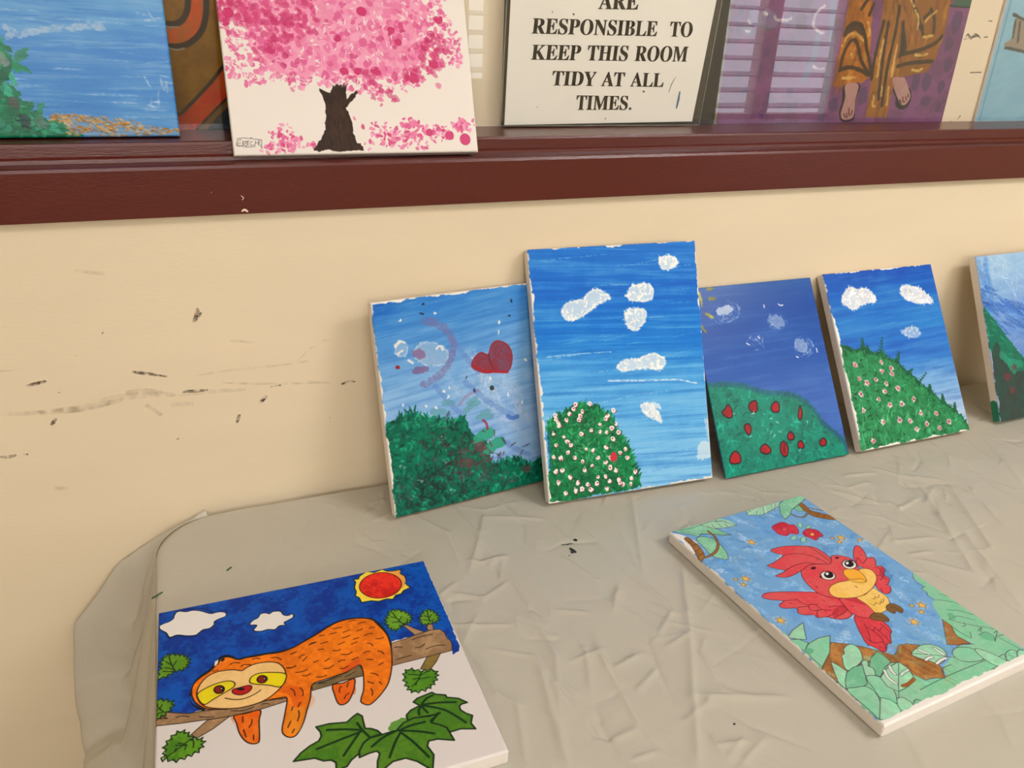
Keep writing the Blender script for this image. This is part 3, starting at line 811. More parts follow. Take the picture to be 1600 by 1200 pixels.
    a.fill(D("535,585 532,588 527,590 521,592 515,592 509,590 505,588 502,585 502,582 504,579 507,576 512,574 518,573 524,573 530,574 534,576 537,579 537,582"), (60, 14, 22)); a.fill(D("719,570 716,572 712,573 708,574 704,573 701,572 698,570 697,567 698,564 699,562 702,560 706,558 710,558 714,559 718,560 720,562 721,565 721,568"), (60, 14, 22))
    for p, l in ((D("619,973 644,959 679,963 693,992 690,1014 660,1032 649,1009 622,1018 612,993"), "647,977 667,994 667,1021"), (D("490,987 530,975 565,993 565,1035 542,1048 512,1025 487,1007"), "513,990 538,1010 552,1038")):
        a.shape(p, (128, 92, 48), 3.5, (60, 40, 20)); a.marks(l, 4, (74, 50, 26))
    a.marks("595,528 603,531 597,542;412,705 422,707 416,716;605,786 615,788 609,798;365,797 371,806;189,745 202,755;465,893 478,896;353,911 349,901;317,1124 329,1133;362,1156 369,1163;851,600 858,606;313,863 320,870", 3, ri)
    a.margin(l=5, t=0, r=0, b=26, rag=5, col=wh)
    return a


def art_hearts():
    a = Art(380, 0.3284 / 0.2620, (236, 232, 226), 21)
    a.streaks([(0, (20, 100, 192)), (90, (50, 130, 210)), (320, (84, 150, 216)), (560, (130, 180, 228)), (900, (142, 182, 228))], 260, 26, .3, (160, 202, 236), (24, 92, 186), .1)
    rng = a.rng
    # milky smears
    for x, y, ln, wd, an, al in [(620, 470, 420, 150, .9, .4), (700, 700, 420, 130, .95, .4), (820, 620, 300, 120, .9, .3), (560, 600, 300, 90, .8, .35), (300, 400, 260, 90, .2, .25), (860, 800, 260, 120, .8, .3)]:
        for j in range(6):
            a.dab(x + rng.normal(0, 40), y + rng.normal(0, 40), ln * rng.uniform(.6, 1), wd * rng.uniform(.3, .7), an + rng.normal(0, .15), (190, 204, 226), al * .5, .1, .6)
    for p in (D("467,267 531,378 604,479"), D("326,522 396,624 469,715"), D("516,529 669,686 834,804"), D("720,924 816,1005 902,1058")):
        a.ink(p, 34, (92, 132, 204), rough=6, a=.45)
    a.ink(D("776,786 804,805 842,801"), 26, (70, 112, 196), a=.8)
    # pink arc
    a.ink(D("302,139 384,171 444,233 465,311 434,388 366,459 256,500"), 46, (124, 104, 156), rough=8, a=.62, dry=.4)
    a.ink(D("593,594 521,614 461,661"), 16, (160, 120, 150), rough=5, a=.5)
    # cloud rings
    for p in (D("185,282 181,297 173,310 161,318 147,322 133,320 121,312 111,300 106,286 105,270 109,255 118,242 130,234 143,230 157,232 170,239 179,251 185,266"), D("422,366 409,386 385,400 353,405 318,402 283,391 253,372 231,349 220,324 221,301 233,281 256,267 287,261 322,264 357,275 387,293 410,316 422,341")):
        a.fill(p, (160, 190, 222), a=.6, rough=8)
        a.ink(p, 10, (206, 220, 234), closed=True, a=.7, rough=10, dry=.7)
    for p in (D("356,307 384,293 394,319"), D("182,349 205,367"), D("109,258 143,235 168,243"), D("123,303 150,289")):
        a.ink(p, 14, (232, 232, 226), a=.85, raise_=1, rough=6)
    # hearts
    a.fill(D("208,306 252,292 291,331 265,352 228,341"), (134, 84, 128), a=.65, rough=8)
    a.fill(D("215,394 284,399 290,428 202,429"), (122, 72, 120), a=.65, rough=8)
    a.shape(D("567,432 596,390 636,371 680,390 705,340 747,317 813,350 839,414 824,486 786,515 730,502 652,497 585,463"), (142, 42, 54), 8, (150, 40, 52), rough=6, col2=(120, 66, 90), a=.92, raise_=.5)
    a.ink(D("574,435 606,460 660,488 801,517"), 14, (176, 32, 40), a=.8)
    a.ink(D("683,391 690,441 710,483"), 8, (120, 30, 44), a=.8)
    a.fill(D("127,379 126,383 123,386 119,388 114,388 110,387 105,385 102,382 100,379 99,375 101,371 103,369 107,367 112,366 117,367 121,369 124,372 126,376"), (150, 24, 38))
    # dots
    for s_, c in ((D("371,103 771,210 760,268 929,460 681,537 399,599 376,562 411,549 121,599 259,627 319,648 883,722 157,117 788,655"), (240, 238, 228)), (D("302,43 290,95 685,597 526,507 862,94 843,179 572,590"), (26, 46, 60))):
        for q in s_:
            a.dab(q[0], q[1], rng.uniform(16, 30), rng.uniform(12, 20), rng.uniform(0, 3), c, .9, 0, 0, 1)
    a.fill(D("699,597 698,602 695,606 691,609 686,610 681,609 677,606 674,602 672,597 671,592 673,587 675,582 680,580 684,578 689,579 694,582 697,586 699,591"), (40, 60, 66))
    # shrubs
    gs = [(0, 112, 86), (0, 88, 70), (10, 134, 100), (4, 70, 60), (34, 156, 120)]
    bush = D("4,705 53,687 100,668 178,666 280,702 384,740 494,743 515,816 565,879 619,917 637,1031 662,1068 752,1056 840,1075 897,1120 1022,1098 1005,1307 440,1283 -7,1264 -23,1065")
    a.fill(bush, (4, 96, 74), rough=10, col2=(0, 116, 88))
    a.foliage(bush, 520, gs, (26, 64), (10, 22), None, .75)
    a.fringe(D("7,705 100,668 178,666 280,702 384,740 494,743"), 14, gs, (40, 70), (14, 22), -1.0, .5)
    a.fringe(D("662,1068 752,1056 840,1075 897,1120 1022,1098"), 12, gs, (36, 60), (14, 22), -1.4, .4)
    for q, an in ((D("136,640"), -2.2), (D("162,634"), -1.9), (D("188,634"), -1.2), (D("249,686"), -2.0), (D("228,689"), -2.2), (D("96,645"), -1.7)):
        a.dab(q[0][0], q[0][1], 50, 15, an, (0, 92, 70), .95)
    for p in (D("563,898 609,868 641,867"), D("629,966 674,942 711,936")):
        a.ink(p, 70, (48, 158, 128), 1, rough=8, a=.9)
    for p in (D("498,707 543,676 585,671"), D("530,661 567,642"), D("577,755 662,765"), D("607,741 650,736"), D("297,670 363,682"), D("368,632 422,641")):
        a.ink(p, 34, (96, 160, 176), rough=8, a=.7)
    # dark and reddish patches in the shrub
    for x, y, n, c in ((316, 867, 60, (58, 66, 66)), (554, 997, 55, (92, 62, 66)), (436, 1039, 60, (70, 62, 66)), (185, 1087, 90, (34, 66, 60)), (95, 1172, 70, (40, 66, 62)), (484, 1130, 50, (44, 70, 66)), (744, 1148, 26, (74, 70, 74)), (336, 1203, 60, (30, 68, 62))):
        c0 = (x, y)
        for i in range(n):
            a.dab(c0[0] + rng.normal(0, 85), c0[1] + rng.normal(0, 75), rng.uniform(24, 60), rng.uniform(9, 20), rng.uniform(0, 3), c, .7, .4)
    a.fill(D("540,914 590,913 615,956 570,974 537,947"), (128, 56, 66), a=.6, rough=10)
    a.fill(D("440,999 511,1001 521,1044 450,1042"), (120, 54, 60), a=.6, rough=10)
    a.fill(D("850,1130 896,1127 906,1164 862,1168"), (130, 60, 70), a=.6, rough=10)
    a.ink(D("610,781 629,805 633,839"), 16, (150, 50, 66), a=.8)
    for x, y in ((332, 978), (80, 957), (174, 1065), (367, 1170), (340, 840)):
        c0 = (x, y)
        a.dab(c0[0], c0[1], 46, 26, .6, (150, 196, 180), .6, .3, .8)
    a.margin(l=5, t=4, r=0, b=0, rag=7, seed=2)
    return a


def art_tall():
    a = Art(420, 0.3999 / 0.2976, (238, 234, 228), 31)
    a.streaks([(0, (20, 118, 212)), (200, (8, 106, 208)), (440, (16, 122, 216)), (640, (70, 160, 230)), (900, (100, 180, 236)), (1340, (138, 202, 242))], 420, 20, .36, (170, 216, 244), (0, 84, 190), -.06, 0, .5, .35)
    rng = a.rng
    for i in range(60):
        y = rng.uniform(40, 1300)
        a.dab(rng.uniform(60, 960), y, rng.uniform(120, 420), rng.uniform(5, 12), rng.normal(-.05, .06), [(210, 230, 246), (60, 130, 214)][int(rng.random() < .45)], rng.uniform(.15, .4), .1, .8)
    a.ink(D("400,726 611,747 814,763 939,794"), 11, (214, 232, 244), a=.8, dry=.5)
    a.ink(D("61,567 263,567 428,573"), 8, (196, 222, 240), a=.6, dry=.5)
    a.fill(D("917,1138 1008,1142 1009,1217 924,1226"), (222, 234, 242), a=.7, rough=20)
    a.fill(D("974,997 1021,989 1017,1123 988,1106"), (214, 230, 242), a=.5, rough=24)
    for p, s_ in ((D("169,330 207,287 288,284 321,254 375,230 442,266 445,285 382,308 309,353 239,380 179,372"), 1), (D("570,240 629,216 702,233 710,278 685,312 565,300"), 1), (D("538,363 617,353 658,377 632,439 586,468 538,438"), 1), (D("767,90 823,73 871,103 861,140 780,144"), 1),
                  (D("463,650 536,621 593,632 626,614 696,607 751,644 725,693 617,677 489,680"), 1), (D("585,881 646,881 682,927 704,986 650,960 598,925"), 1)):
        a.fill(p, (216, 230, 242), a=.85, rough=9)
        f, lo, hi = a.inside(p)
        for i in range(46):
            x, y = rng.uniform(lo[0], hi[0]), rng.uniform(lo[1], hi[1])
            if f(x, y):
                a.dab(x, y, rng.uniform(18, 44), rng.uniform(8, 18), rng.uniform(0, 3.1), (248, 247, 243), .8, .05, .5, .9)
        a.ink(p, 13, (250, 249, 246), closed=True, a=.8, rough=9, dry=.4, raise_=.8)
    a.ink(D("657,882 685,892 696,907"), 20, (240, 244, 246), a=.7, rough=6)
    gs = [(8, 118, 66), (4, 98, 56), (22, 138, 78), (40, 156, 92), (2, 84, 52)]
    bush = D("27,931 78,887 155,858 225,834 292,854 331,871 397,917 425,998 457,1040 493,1110 509,1170 525,1231 542,1286 524,1329 235,1332 0,1338 22,1137")
    a.fill(bush, (8, 104, 60), rough=12, col2=(10, 128, 72))
    a.foliage(bush, 520, gs, (20, 46), (8, 15), None, .8)
    mid = D("174,942 298,931 390,993 424,1088 443,1194 341,1231 206,1187 149,1065")
    a.foliage(mid, 200, [(60, 164, 104), (86, 178, 118), (40, 148, 90)], (14, 34), (6, 12), None, .7)
    a.fringe(D("27,931 78,887 155,858 225,834 292,854 331,871 397,917 425,998 457,1040 493,1110 509,1170 525,1231 542,1286"), 8, gs, (34, 62), (10, 16), -1.0, .55)
    fl = D("75,880 78,899 88,919 94,932 58,973 117,998 68,1036 49,1096 89,1108 53,1176 91,1174 130,1217 63,1237 98,1299 185,855 198,834 235,873 279,838 212,915 219,897 139,910 159,880 217,993 277,980 329,996 238,1077 277,1092 133,1025 151,1047 169,1116 134,1082 208,1143 263,1172 220,1192 302,1134 344,1167 354,1085 377,1144 391,1142 367,1001 329,955 365,929 380,915 416,889 398,984 400,1043 436,1014 424,965 435,1125 477,1157 468,1106 369,1197 404,1217 337,1241 358,1270 416,1268 437,1297 490,1273 516,1240 483,1303 284,1272 229,1270 173,1253 194,1290 156,1295 246,1300 340,1309 420,1288 293,1238")
    for q in fl:
        r = rng.uniform(11, 16)
        a.fill(a.ell(q[0] + 4, q[1] + 5, r * .85, r * .8, 0, 10), (150, 40, 66), rough=6, a=.75)
        a.fill(a.ell(q[0], q[1], r * .8, r * .85, 0, 10), (240, 234, 230), rough=6, raise_=1.2)
        k = rng.random()
        a.fill(a.ell(q[0] + rng.normal(0, 4), q[1] + rng.normal(0, 5), r * .36, r * .34, 0, 9), (186, 60, 84) if k < .55 else (208, 150, 160), a=.9)
    b = (383, 1142)
    a.fill(a.ell(b[0] + 12, b[1], 20, 28), (206, 44, 66), rough=6, raise_=1)
    a.ink(D("27,962 25,1074 23,1149"), 10, (30, 90, 190), a=.8, rough=6, dry=.6)
    a.margin(l=8, t=1, r=3, b=4, rag=8)
    return a


def art_poppies():
    a = Art(360, 0.3341 / 0.2680, (60, 90, 170), 41, 1)
    a.streaks([(0, (42, 92, 168)), (200, (24, 78, 168)), (500, (28, 84, 174)), (800, (52, 98, 184)), (1200, (62, 106, 188))], 420, 26, .3, (96, 144, 210), (22, 70, 162), .02)
    rng = a.rng
    for p, n in ((D("397,172 387,199 361,223 322,242 274,253 225,255 179,249 141,234 118,213 110,188 119,162 145,138 183,119 230,107 280,104 326,110 364,125 389,146"), 40), (D("719,315 701,331 676,341 646,343 616,338 588,326 567,309 555,288 553,266 561,245 579,229 604,219 633,216 664,221 691,233 713,251 725,272 728,294"), 30), (D("508,417 499,433 483,446 461,455 436,458 411,456 390,447 373,434 365,419 364,402 373,386 389,372 410,364 435,360 460,363 482,371 499,384 507,400"), 14), (D("880,518 857,534 829,543 800,543 773,536 751,522 738,502 734,479 740,455 755,434 778,418 806,409 836,408 863,415 885,429 899,449 903,473 896,496"), 30)):
        f, lo, hi = a.inside(p)
        c0 = (lo + hi) / 2
        for i in range(n):
            t = rng.uniform(0, 6.3); r = rng.uniform(.2, 1)
            x, y = c0[0] + math.cos(t) * (hi[0] - lo[0]) / 2 * r, c0[1] + math.sin(t) * (hi[1] - lo[1]) / 2 * r
            a.dab(x, y, rng.uniform(30, 90), rng.uniform(6, 14), t + 1.57, (170, 188, 226), .4, .1, .6, .6)
    a.fill(D("319,166 315,177 302,187 282,195 259,200 234,202 211,199 192,193 180,184 176,174 181,163 193,153 212,145 236,139 261,138 284,140 303,146 315,155"), (206, 216, 234), a=.75, rough=16, raise_=1)
    a.fill(D("693,318 678,327 658,331 636,329 615,322 596,309 583,294 576,277 577,260 585,247 600,237 620,233 642,235 663,243 682,255 696,271 702,288 701,304"), (158, 178, 220), a=.6, rough=16)
    a.fill(D("841,453 845,471 844,489 837,504 825,514 810,519 793,518 777,510 763,498 753,481 749,463 750,446 757,430 769,420 784,415 801,416 817,424 831,436"), (160, 180, 220), a=.65, rough=14)
    for p in (D("684,163 700,175 720,173"), D("364,404 383,416"), D("465,369 476,383"), D("740,537 754,544"), D("920,500 921,525"), D("565,159 564,177")):
        a.ink(p, 8, (226, 232, 240), raise_=1)
    yl = [(164, 156, 30), (140, 136, 36), (176, 166, 50)]
    for x, y, ln, wd, an, k in ((79, 72, 120, 28, 1.5, 0), (170, 14, 60, 30, .1, 1), (169, 80, 70, 34, 0, 1), (119, 190, 70, 26, .6, 0), (59, 278, 60, 24, 1.1, 1), (67, 3, 70, 26, 1.4, 2), (36, 136, 60, 22, 1.4, 1)):
        q = (x, y)
        a.dab(q[0], q[1], ln, wd, an, yl[k], .85, .2)
    hill = D("-38,634 16,641 124,654 234,670 326,704 418,742 516,762 616,780 697,819 759,873 803,939 833,999 881,1050 930,1097 978,1151 1010,1218 1032,1297 -29,1292 -28,943")
    a.fill(hill, (0, 118, 98), rough=8, col2=(0, 140, 116))
    a.foliage(hill, 420, [(0, 104, 88), (0, 154, 128), (0, 92, 78), (0, 132, 108), (30, 170, 146)], (24, 60), (9, 16), None, .7)
    top = D("-5,638 124,654 234,670 326,704 418,742 516,762 616,780 697,819 759,873 803,939 833,999 881,1050 930,1097 978,1151 1007,1218")
    a.ink(top, 36, (24, 100, 120), rough=12, a=.7)
    a.fringe(top, 12, [(18, 104, 112), (12, 92, 104)], (30, 56), (8, 14), -.9, .5, .8)
    a.ink(D("833,999 930,1097 978,1151 1003,1230"), 26, (16, 90, 120), rough=8, a=.8)
    rd, rk = (146, 10, 18), (40, 14, 22)
    for p in (D("68,832 99,807 125,786 144,819 138,866 101,869"), D("283,807 320,788 346,798 335,857 295,857 280,831"), D("456,837 503,815 518,851 500,885 455,877"), D("213,942 249,929 263,961 242,1000 221,985"), D("680,870 691,911 669,958 649,943"), D("61,1120 104,1089 138,1121 127,1166 58,1161"), D("303,1098 348,1079 381,1122 354,1144 304,1128"), D("517,1133 514,1150 507,1165 498,1176 487,1181 476,1181 466,1175 458,1163 454,1148 453,1131 457,1114 464,1099 473,1089 484,1083 495,1083 505,1090 512,1101 517,1116"), D("536,1043 567,1029 585,1062 567,1084 533,1073"), D("605,1110 631,1099 649,1127 637,1149 600,1141"), D("784,1122 815,1108 836,1136 812,1161 780,1149")):
        a.shape(p, rd, 9, rk, rough=6, col2=(172, 22, 28), raise_=.6)
    a.ink(D("493,1103 479,1155"), 9, (60, 16, 26))
    for q in D("299,870 308,865 155,850 432,922 475,953 409,1012 429,1036 481,1017 608,1157 713,989 243,1012"):
        a.dab(q[0], q[1], 30, 8, rng.uniform(0, 3), (190, 224, 214), .8, 0, .3, 1)
    # paint runs off at the right edge
    a.margin(r=3, rag=6, col=(40, 62, 140))
    return a


def art_blossom():
    a = Art(340, 0.3340 / 0.2707, (238, 234, 230), 51)
    a.streaks([(0, (0, 72, 180)), (180, (10, 100, 198)), (420, (36, 126, 208)), (560, (28, 106, 200)), (700, (50, 126, 208)), (860, (116, 168, 220)), (1150, (174, 198, 226))], 380, 34, .35, (130, 176, 222), (16, 70, 168), .03)
    rng = a.rng
    for p in (D("107,211 146,151 197,108 270,130 335,127 382,159 409,225 302,241 192,269 138,236"), D("651,205 681,143 771,150 847,179 899,232 932,283 799,280 707,252")):
        a.fill(p, (222, 226, 234), rough=12, a=.95)
        a.foliage(p, 70, [(240, 238, 236), (206, 214, 228)], (22, 50), (10, 20), None, .7)
        a.ink(p, 14, (238, 238, 238), closed=True, rough=14, a=.7, dry=.5)
    p = D("577,465 667,442 722,454 752,505 711,517 660,521 608,500")
    a.fill(p, (176, 196, 228), rough=14, a=.7); a.foliage(p, 26, [(204, 214, 232)], (20, 44), (8, 16), None, .6)
    gs = [(22, 118, 66), (34, 138, 82), (14, 98, 58), (52, 154, 98), (8, 84, 50)]
    line = D("-19,502 65,530 135,556 201,545 246,581 313,595 361,594 411,643 482,677 503,717 555,761 606,812 641,860 698,893 737,930 785,993 842,1026 909,1086 959,1144 1005,1228")
    bush = np.vstack([line, D("1003,1278 437,1268 -33,1268 -34,1052 -25,691")])
    a.fill(bush, (28, 122, 70), rough=10, col2=(44, 142, 88))
    a.foliage(bush, 480, gs, (26, 60), (9, 18), None, .8)
    a.foliage(bush, 170, [(110, 186, 140), (86, 170, 118)], (18, 40), (4, 8), None, .6)
    low = D("25,1061 373,938 681,1004 960,1196 615,1221 27,1217")
    a.foliage(low, 130, [(64, 160, 104), (84, 172, 116), (22, 112, 62)], (40, 80), (8, 14), (-1.4, .4), .7)
    a.fringe(line, 9, [(14, 92, 54), (10, 80, 46), (22, 110, 64)], (26, 52), (9, 16), -1.2, .8)
    for q in ((D("197,557 212,483")), (D("236,586 243,534")), (D("333,609 389,496")), (D("474,676 510,610")), (D("601,855 710,786")), (D("90,551 62,514")), (D("544,772 594,741")), (D("707,919 721,870")), (D("805,1009 817,953")), (D("892,1084 914,1026"))):
        for t in np.linspace(0, 1, 7):
            x, y = q[0] * (1 - t) + q[1] * t
            for sgn in (-1, 1):
                a.dab(x + sgn * 12 * (1 - t * .7), y, 32 * (1 - t * .5), 12, -1.57 + sgn * .9, (12, 86, 50), .95)
    for q in D("105,651 321,723 405,749 115,751 169,785 254,772 335,812 98,855 239,908 307,865 429,858 327,959 432,968 548,951 90,967 235,1069 381,1075 472,1094 583,1051 722,1076 514,1159 722,1180 616,1136 821,1148 114,1180 410,712 334,660"):
        r = rng.uniform(20, 28)
        a.fill(a.ell(q[0], q[1], r * .7, r * .75, 0, 9), (216, 190, 192), rough=8, a=.8)
        for k in range(4):
            t = k * 1.257 + rng.uniform(0, 1)
            a.dab(q[0] + math.cos(t) * r * .5, q[1] + math.sin(t) * r * .5, r * .95, r * .6, t, [(232, 226, 222), (214, 170, 182), (206, 132, 152)][rng.integers(3)], .9, .1, 0, .8)
        a.fill(a.ell(q[0], q[1], r * .3), [(150, 44, 76), (200, 80, 110)][rng.integers(2)])
    a.margin(l=8, t=4, r=0, b=8, rag=10)
    return a


def art_dark():
    a = Art(340, 0.3332 / 0.2480, (120, 160, 215), 61)
    a.streaks([(0, (160, 196, 226)), (260, (150, 190, 226)), (500, (110, 150, 210)), (1300, (80, 120, 190))], 200, 60, .25, (196, 216, 232), (90, 140, 205), .2)
    rng = a.rng
    for i in range(90):
        x = rng.uniform(0, 140); y = rng.uniform(60, 560)
        a.dab(x, y, rng.uniform(120, 300), rng.uniform(16, 36), rng.normal(1.45, .1), [(54, 112, 196), (130, 174, 220), (80, 134, 206)][rng.integers(3)], .45, .1, .5)
    for i in range(120):
        t = rng.random()
        x = 60 + t * 900; y = 380 + t * 420 + rng.normal(0, 70)
        a.dab(x, y, rng.uniform(120, 300), rng.uniform(16, 36), rng.normal(.55, .12), [(40, 96, 188), (76, 130, 206), (34, 84, 176), (120, 166, 218)][rng.integers(4)], .5, .1, .4)
    for i in range(60):
        a.dab(rng.uniform(150, 900), rng.uniform(20, 330), rng.uniform(80, 260), rng.uniform(10, 22), rng.normal(.9, .6), [(206, 222, 234), (150, 190, 226)][rng.integers(2)], .4, .1, .5)
    g = D("-24,471 71,495 135,573 230,699 295,779 378,875 537,1012 686,1208 635,1437 -100,1386")
    a.fill(g, (20, 120, 92), rough=14, col2=(14, 104, 84))
    a.foliage(g, 160, [(24, 136, 104), (10, 100, 80), (40, 150, 118)], (30, 80), (10, 20), (.5, .5), .7)
    d = D("-17,857 37,749 75,711 110,736 123,817 187,896 275,965 397,980 518,1098 661,1323 622,1494 -65,1405 -55,1080")
    a.fill(d, (52, 62, 58), rough=16, col2=(40, 74, 66))
    for i in range(90):
        x0, y0 = (-5, 944)
        a.dab(x0 + rng.uniform(-10, 700), y0 + rng.uniform(-120, 420), rng.uniform(100, 260), rng.uniform(8, 18), rng.normal(1.3, .2), [(70, 70, 64), (34, 84, 72), (46, 58, 56), (84, 80, 72)][rng.integers(4)], .4, .1, .4)
    for p in (D("123,817 190,882 235,960"), D("210,884 318,912")):
        a.ink(p, 60, (36, 146, 116), rough=16, a=.8)
    for p in (D("180,1003 175,1015 167,1024 156,1030 143,1033 131,1031 120,1026 112,1017 108,1006 109,994 113,983 122,974 133,967 145,965 158,966 169,972 176,981 181,992"), D("274,933 270,941 264,948 255,953 245,955 235,954 227,949 221,943 217,935 218,926 221,917 228,910 236,906 246,904 256,905 264,909 271,916 274,924"), D("209,1115 205,1125 199,1132 190,1138 180,1140 170,1138 162,1134 156,1127 153,1118 153,1108 157,1098 164,1091 172,1085 182,1083 192,1085 200,1089 206,1096 209,1105")):
        a.fill(p, (116, 50, 56), a=.7, rough=10)
    a.margin(l=2, rag=6, col=(150, 170, 200))
    return a


def art_cherry():
    a = Art(560, 0.25 / 0.3389, (236, 228, 220), 71)
    rng = a.rng
    crown = D("13,104 9,176 7,255 15,334 8,400 37,454 107,468 196,456 260,477 328,473 374,461 434,476 495,483 556,505 602,521 652,497 718,485 779,449 843,393 928,383 965,351 974,263 946,200 900,155 877,62 412,-35")
    inner = D("98,100 90,172 107,274 131,383 228,433 378,431 517,429 642,443 745,386 819,306 829,204 791,97 409,-5")
    pk = [(232, 130, 172), (230, 122, 166), (238, 148, 186), (222, 100, 152), (240, 164, 196)]
    dp = [(204, 56, 112), (214, 72, 126), (190, 40, 98)]
    a.fill(inner, (234, 136, 174), rough=24, a=.92, col2=(240, 156, 188))
    f, lo, hi = a.inside(crown); fi, _, _ = a.inside(inner)
    n = 0
    while n < 1900:
        x, y = rng.uniform(lo[0], hi[0]), rng.uniform(max(lo[1], -10), hi[1])
        if not f(x, y): continue
        n += 1
        ins = fi(x, y)
        if ins and rng.random() < .55: continue
        if not ins and rng.random() < .12: continue
        r = rng.uniform(9, 19) if ins else rng.uniform(5, 14)
        a.fill(a.ell(x, y, r, r * rng.uniform(.5, .9), rng.uniform(0, 3), 8), pk[rng.integers(5)], rough=7, a=.9, raise_=.5)
    for i in range(1000):
        x, y = rng.uniform(lo[0], hi[0]), rng.uniform(max(lo[1], -10), hi[1])
        if f(x, y) and (not fi(x, y) or rng.random() < .4):
            a.dab(x, y, rng.uniform(9, 26), rng.uniform(4, 9), rng.uniform(0, 3), (238, 230, 224), .85)
    for x, y, sd, k in ((97, 172, 45, 60), (236, 218, 60, 80), (175, 316, 50, 18), (248, 380, 60, 20), (853, 290, 40, 44), (829, 369, 40, 26), (693, 255, 40, 14), (295, 149, 60, 36), (46, 189, 40, 30), (750, 418, 30, 26), (622, 482, 40, 18), (488, 406, 40, 16)):
        c0 = (x, y)
        for i in range(k):
            r = rng.uniform(8, 19)
            a.fill(a.ell(c0[0] + rng.normal(0, sd), c0[1] + rng.normal(0, sd * .8), r, r * .7, rng.uniform(0, 3), 8), dp[rng.integers(3)], rough=6, a=.5, raise_=.6)
    for q, r in ((D("556,168"), 22), (D("590,405"), 22), (D("461,407"), 18), (D("515,407"), 16), (D("671,239"), 16), (D("694,288"), 17), (D("876,191"), 20), (D("748,432"), 26), (D("837,373"), 22), (D("184,329"), 18), (D("38,193"), 22), (D("24,229"), 18), (D("447,278"), 16)):
        a.shape(a.ell(q[0][0], q[0][1], r * .85, r * .75), (206, 56, 114), 3, (196, 44, 100), rough=9, raise_=1.2)
    # petals on the ground
    for x, y, sx, sy, k in ((207, 691, 60, 28, 70), (153, 709, 30, 14, 20), (571, 660, 60, 35, 26), (668, 661, 60, 30, 46), (734, 654, 70, 40, 60), (842, 655, 60, 22, 44), (929, 623, 36, 20, 56), (720, 622, 36, 8, 26), (647, 700, 80, 18, 20), (304, 696, 16, 12, 8), (211, 650, 24, 22, 12)):
        c0 = (x, y)
        for i in range(k):
            r = rng.uniform(5, 13)
            a.fill(a.ell(c0[0] + rng.normal(0, sx * .62), c0[1] + rng.normal(0, sy * .7), r, r * .6, rng.uniform(0, 3), 7), pk[rng.integers(5)] if rng.random() < .75 else dp[1], rough=5, a=.85)
    for q, r in ((D("878,667"), 17), (D("945,684"), 22), (D("791,654"), 13)):
        a.shape(a.ell(q[0][0], q[0][1], r, r * 1.05), (214, 70, 126), 3, (190, 50, 106), rough=4, raise_=1)
    # trunk
    tr = D("352,475 375,488 398,493 410,470 428,460 438,472 464,468 459,491 457,521 478,498 504,486 507,494 479,525 455,553 463,582 471,613 474,652 482,687 509,710 506,726 446,725 399,729 362,720 323,728 305,722 323,696 344,674 360,636 370,582 371,537")
    a.fill(tr, (60, 36, 18), smooth=False, rough=5, col2=(44, 26, 12), raise_=.8)
    for i in range(120):
        c0 = (412, 613)
        a.dab(c0[0] + rng.uniform(-34, 34), c0[1] + rng.uniform(-90, 90), rng.uniform(30, 60), rng.uniform(5, 10), rng.normal(1.55, .2), [(80, 54, 32), (36, 24, 16)][rng.integers(2)], .35, .1, .5)
    a.fringe(D("410,472 466,464"), 5, [(50, 34, 24)], (16, 34), (4, 7), -1.3, .6)
    # pencil signature
    a.marks("17,672 42,669 70,672 109,677;34,676 19,680 16,700 33,698;18,689 31,688;39,681 37,700;39,684 49,682 47,690 38,691 48,700;55,682 51,700;50,682 64,681;58,684 57,699;69,669 74,668;76,682 67,687 67,698 79,696;87,680 83,698;84,689 96,688;98,678 95,698;103,680 100,693 109,710;110,677 107,710;14,694 49,704 83,702", 2.6, (120, 112, 108))
    return a


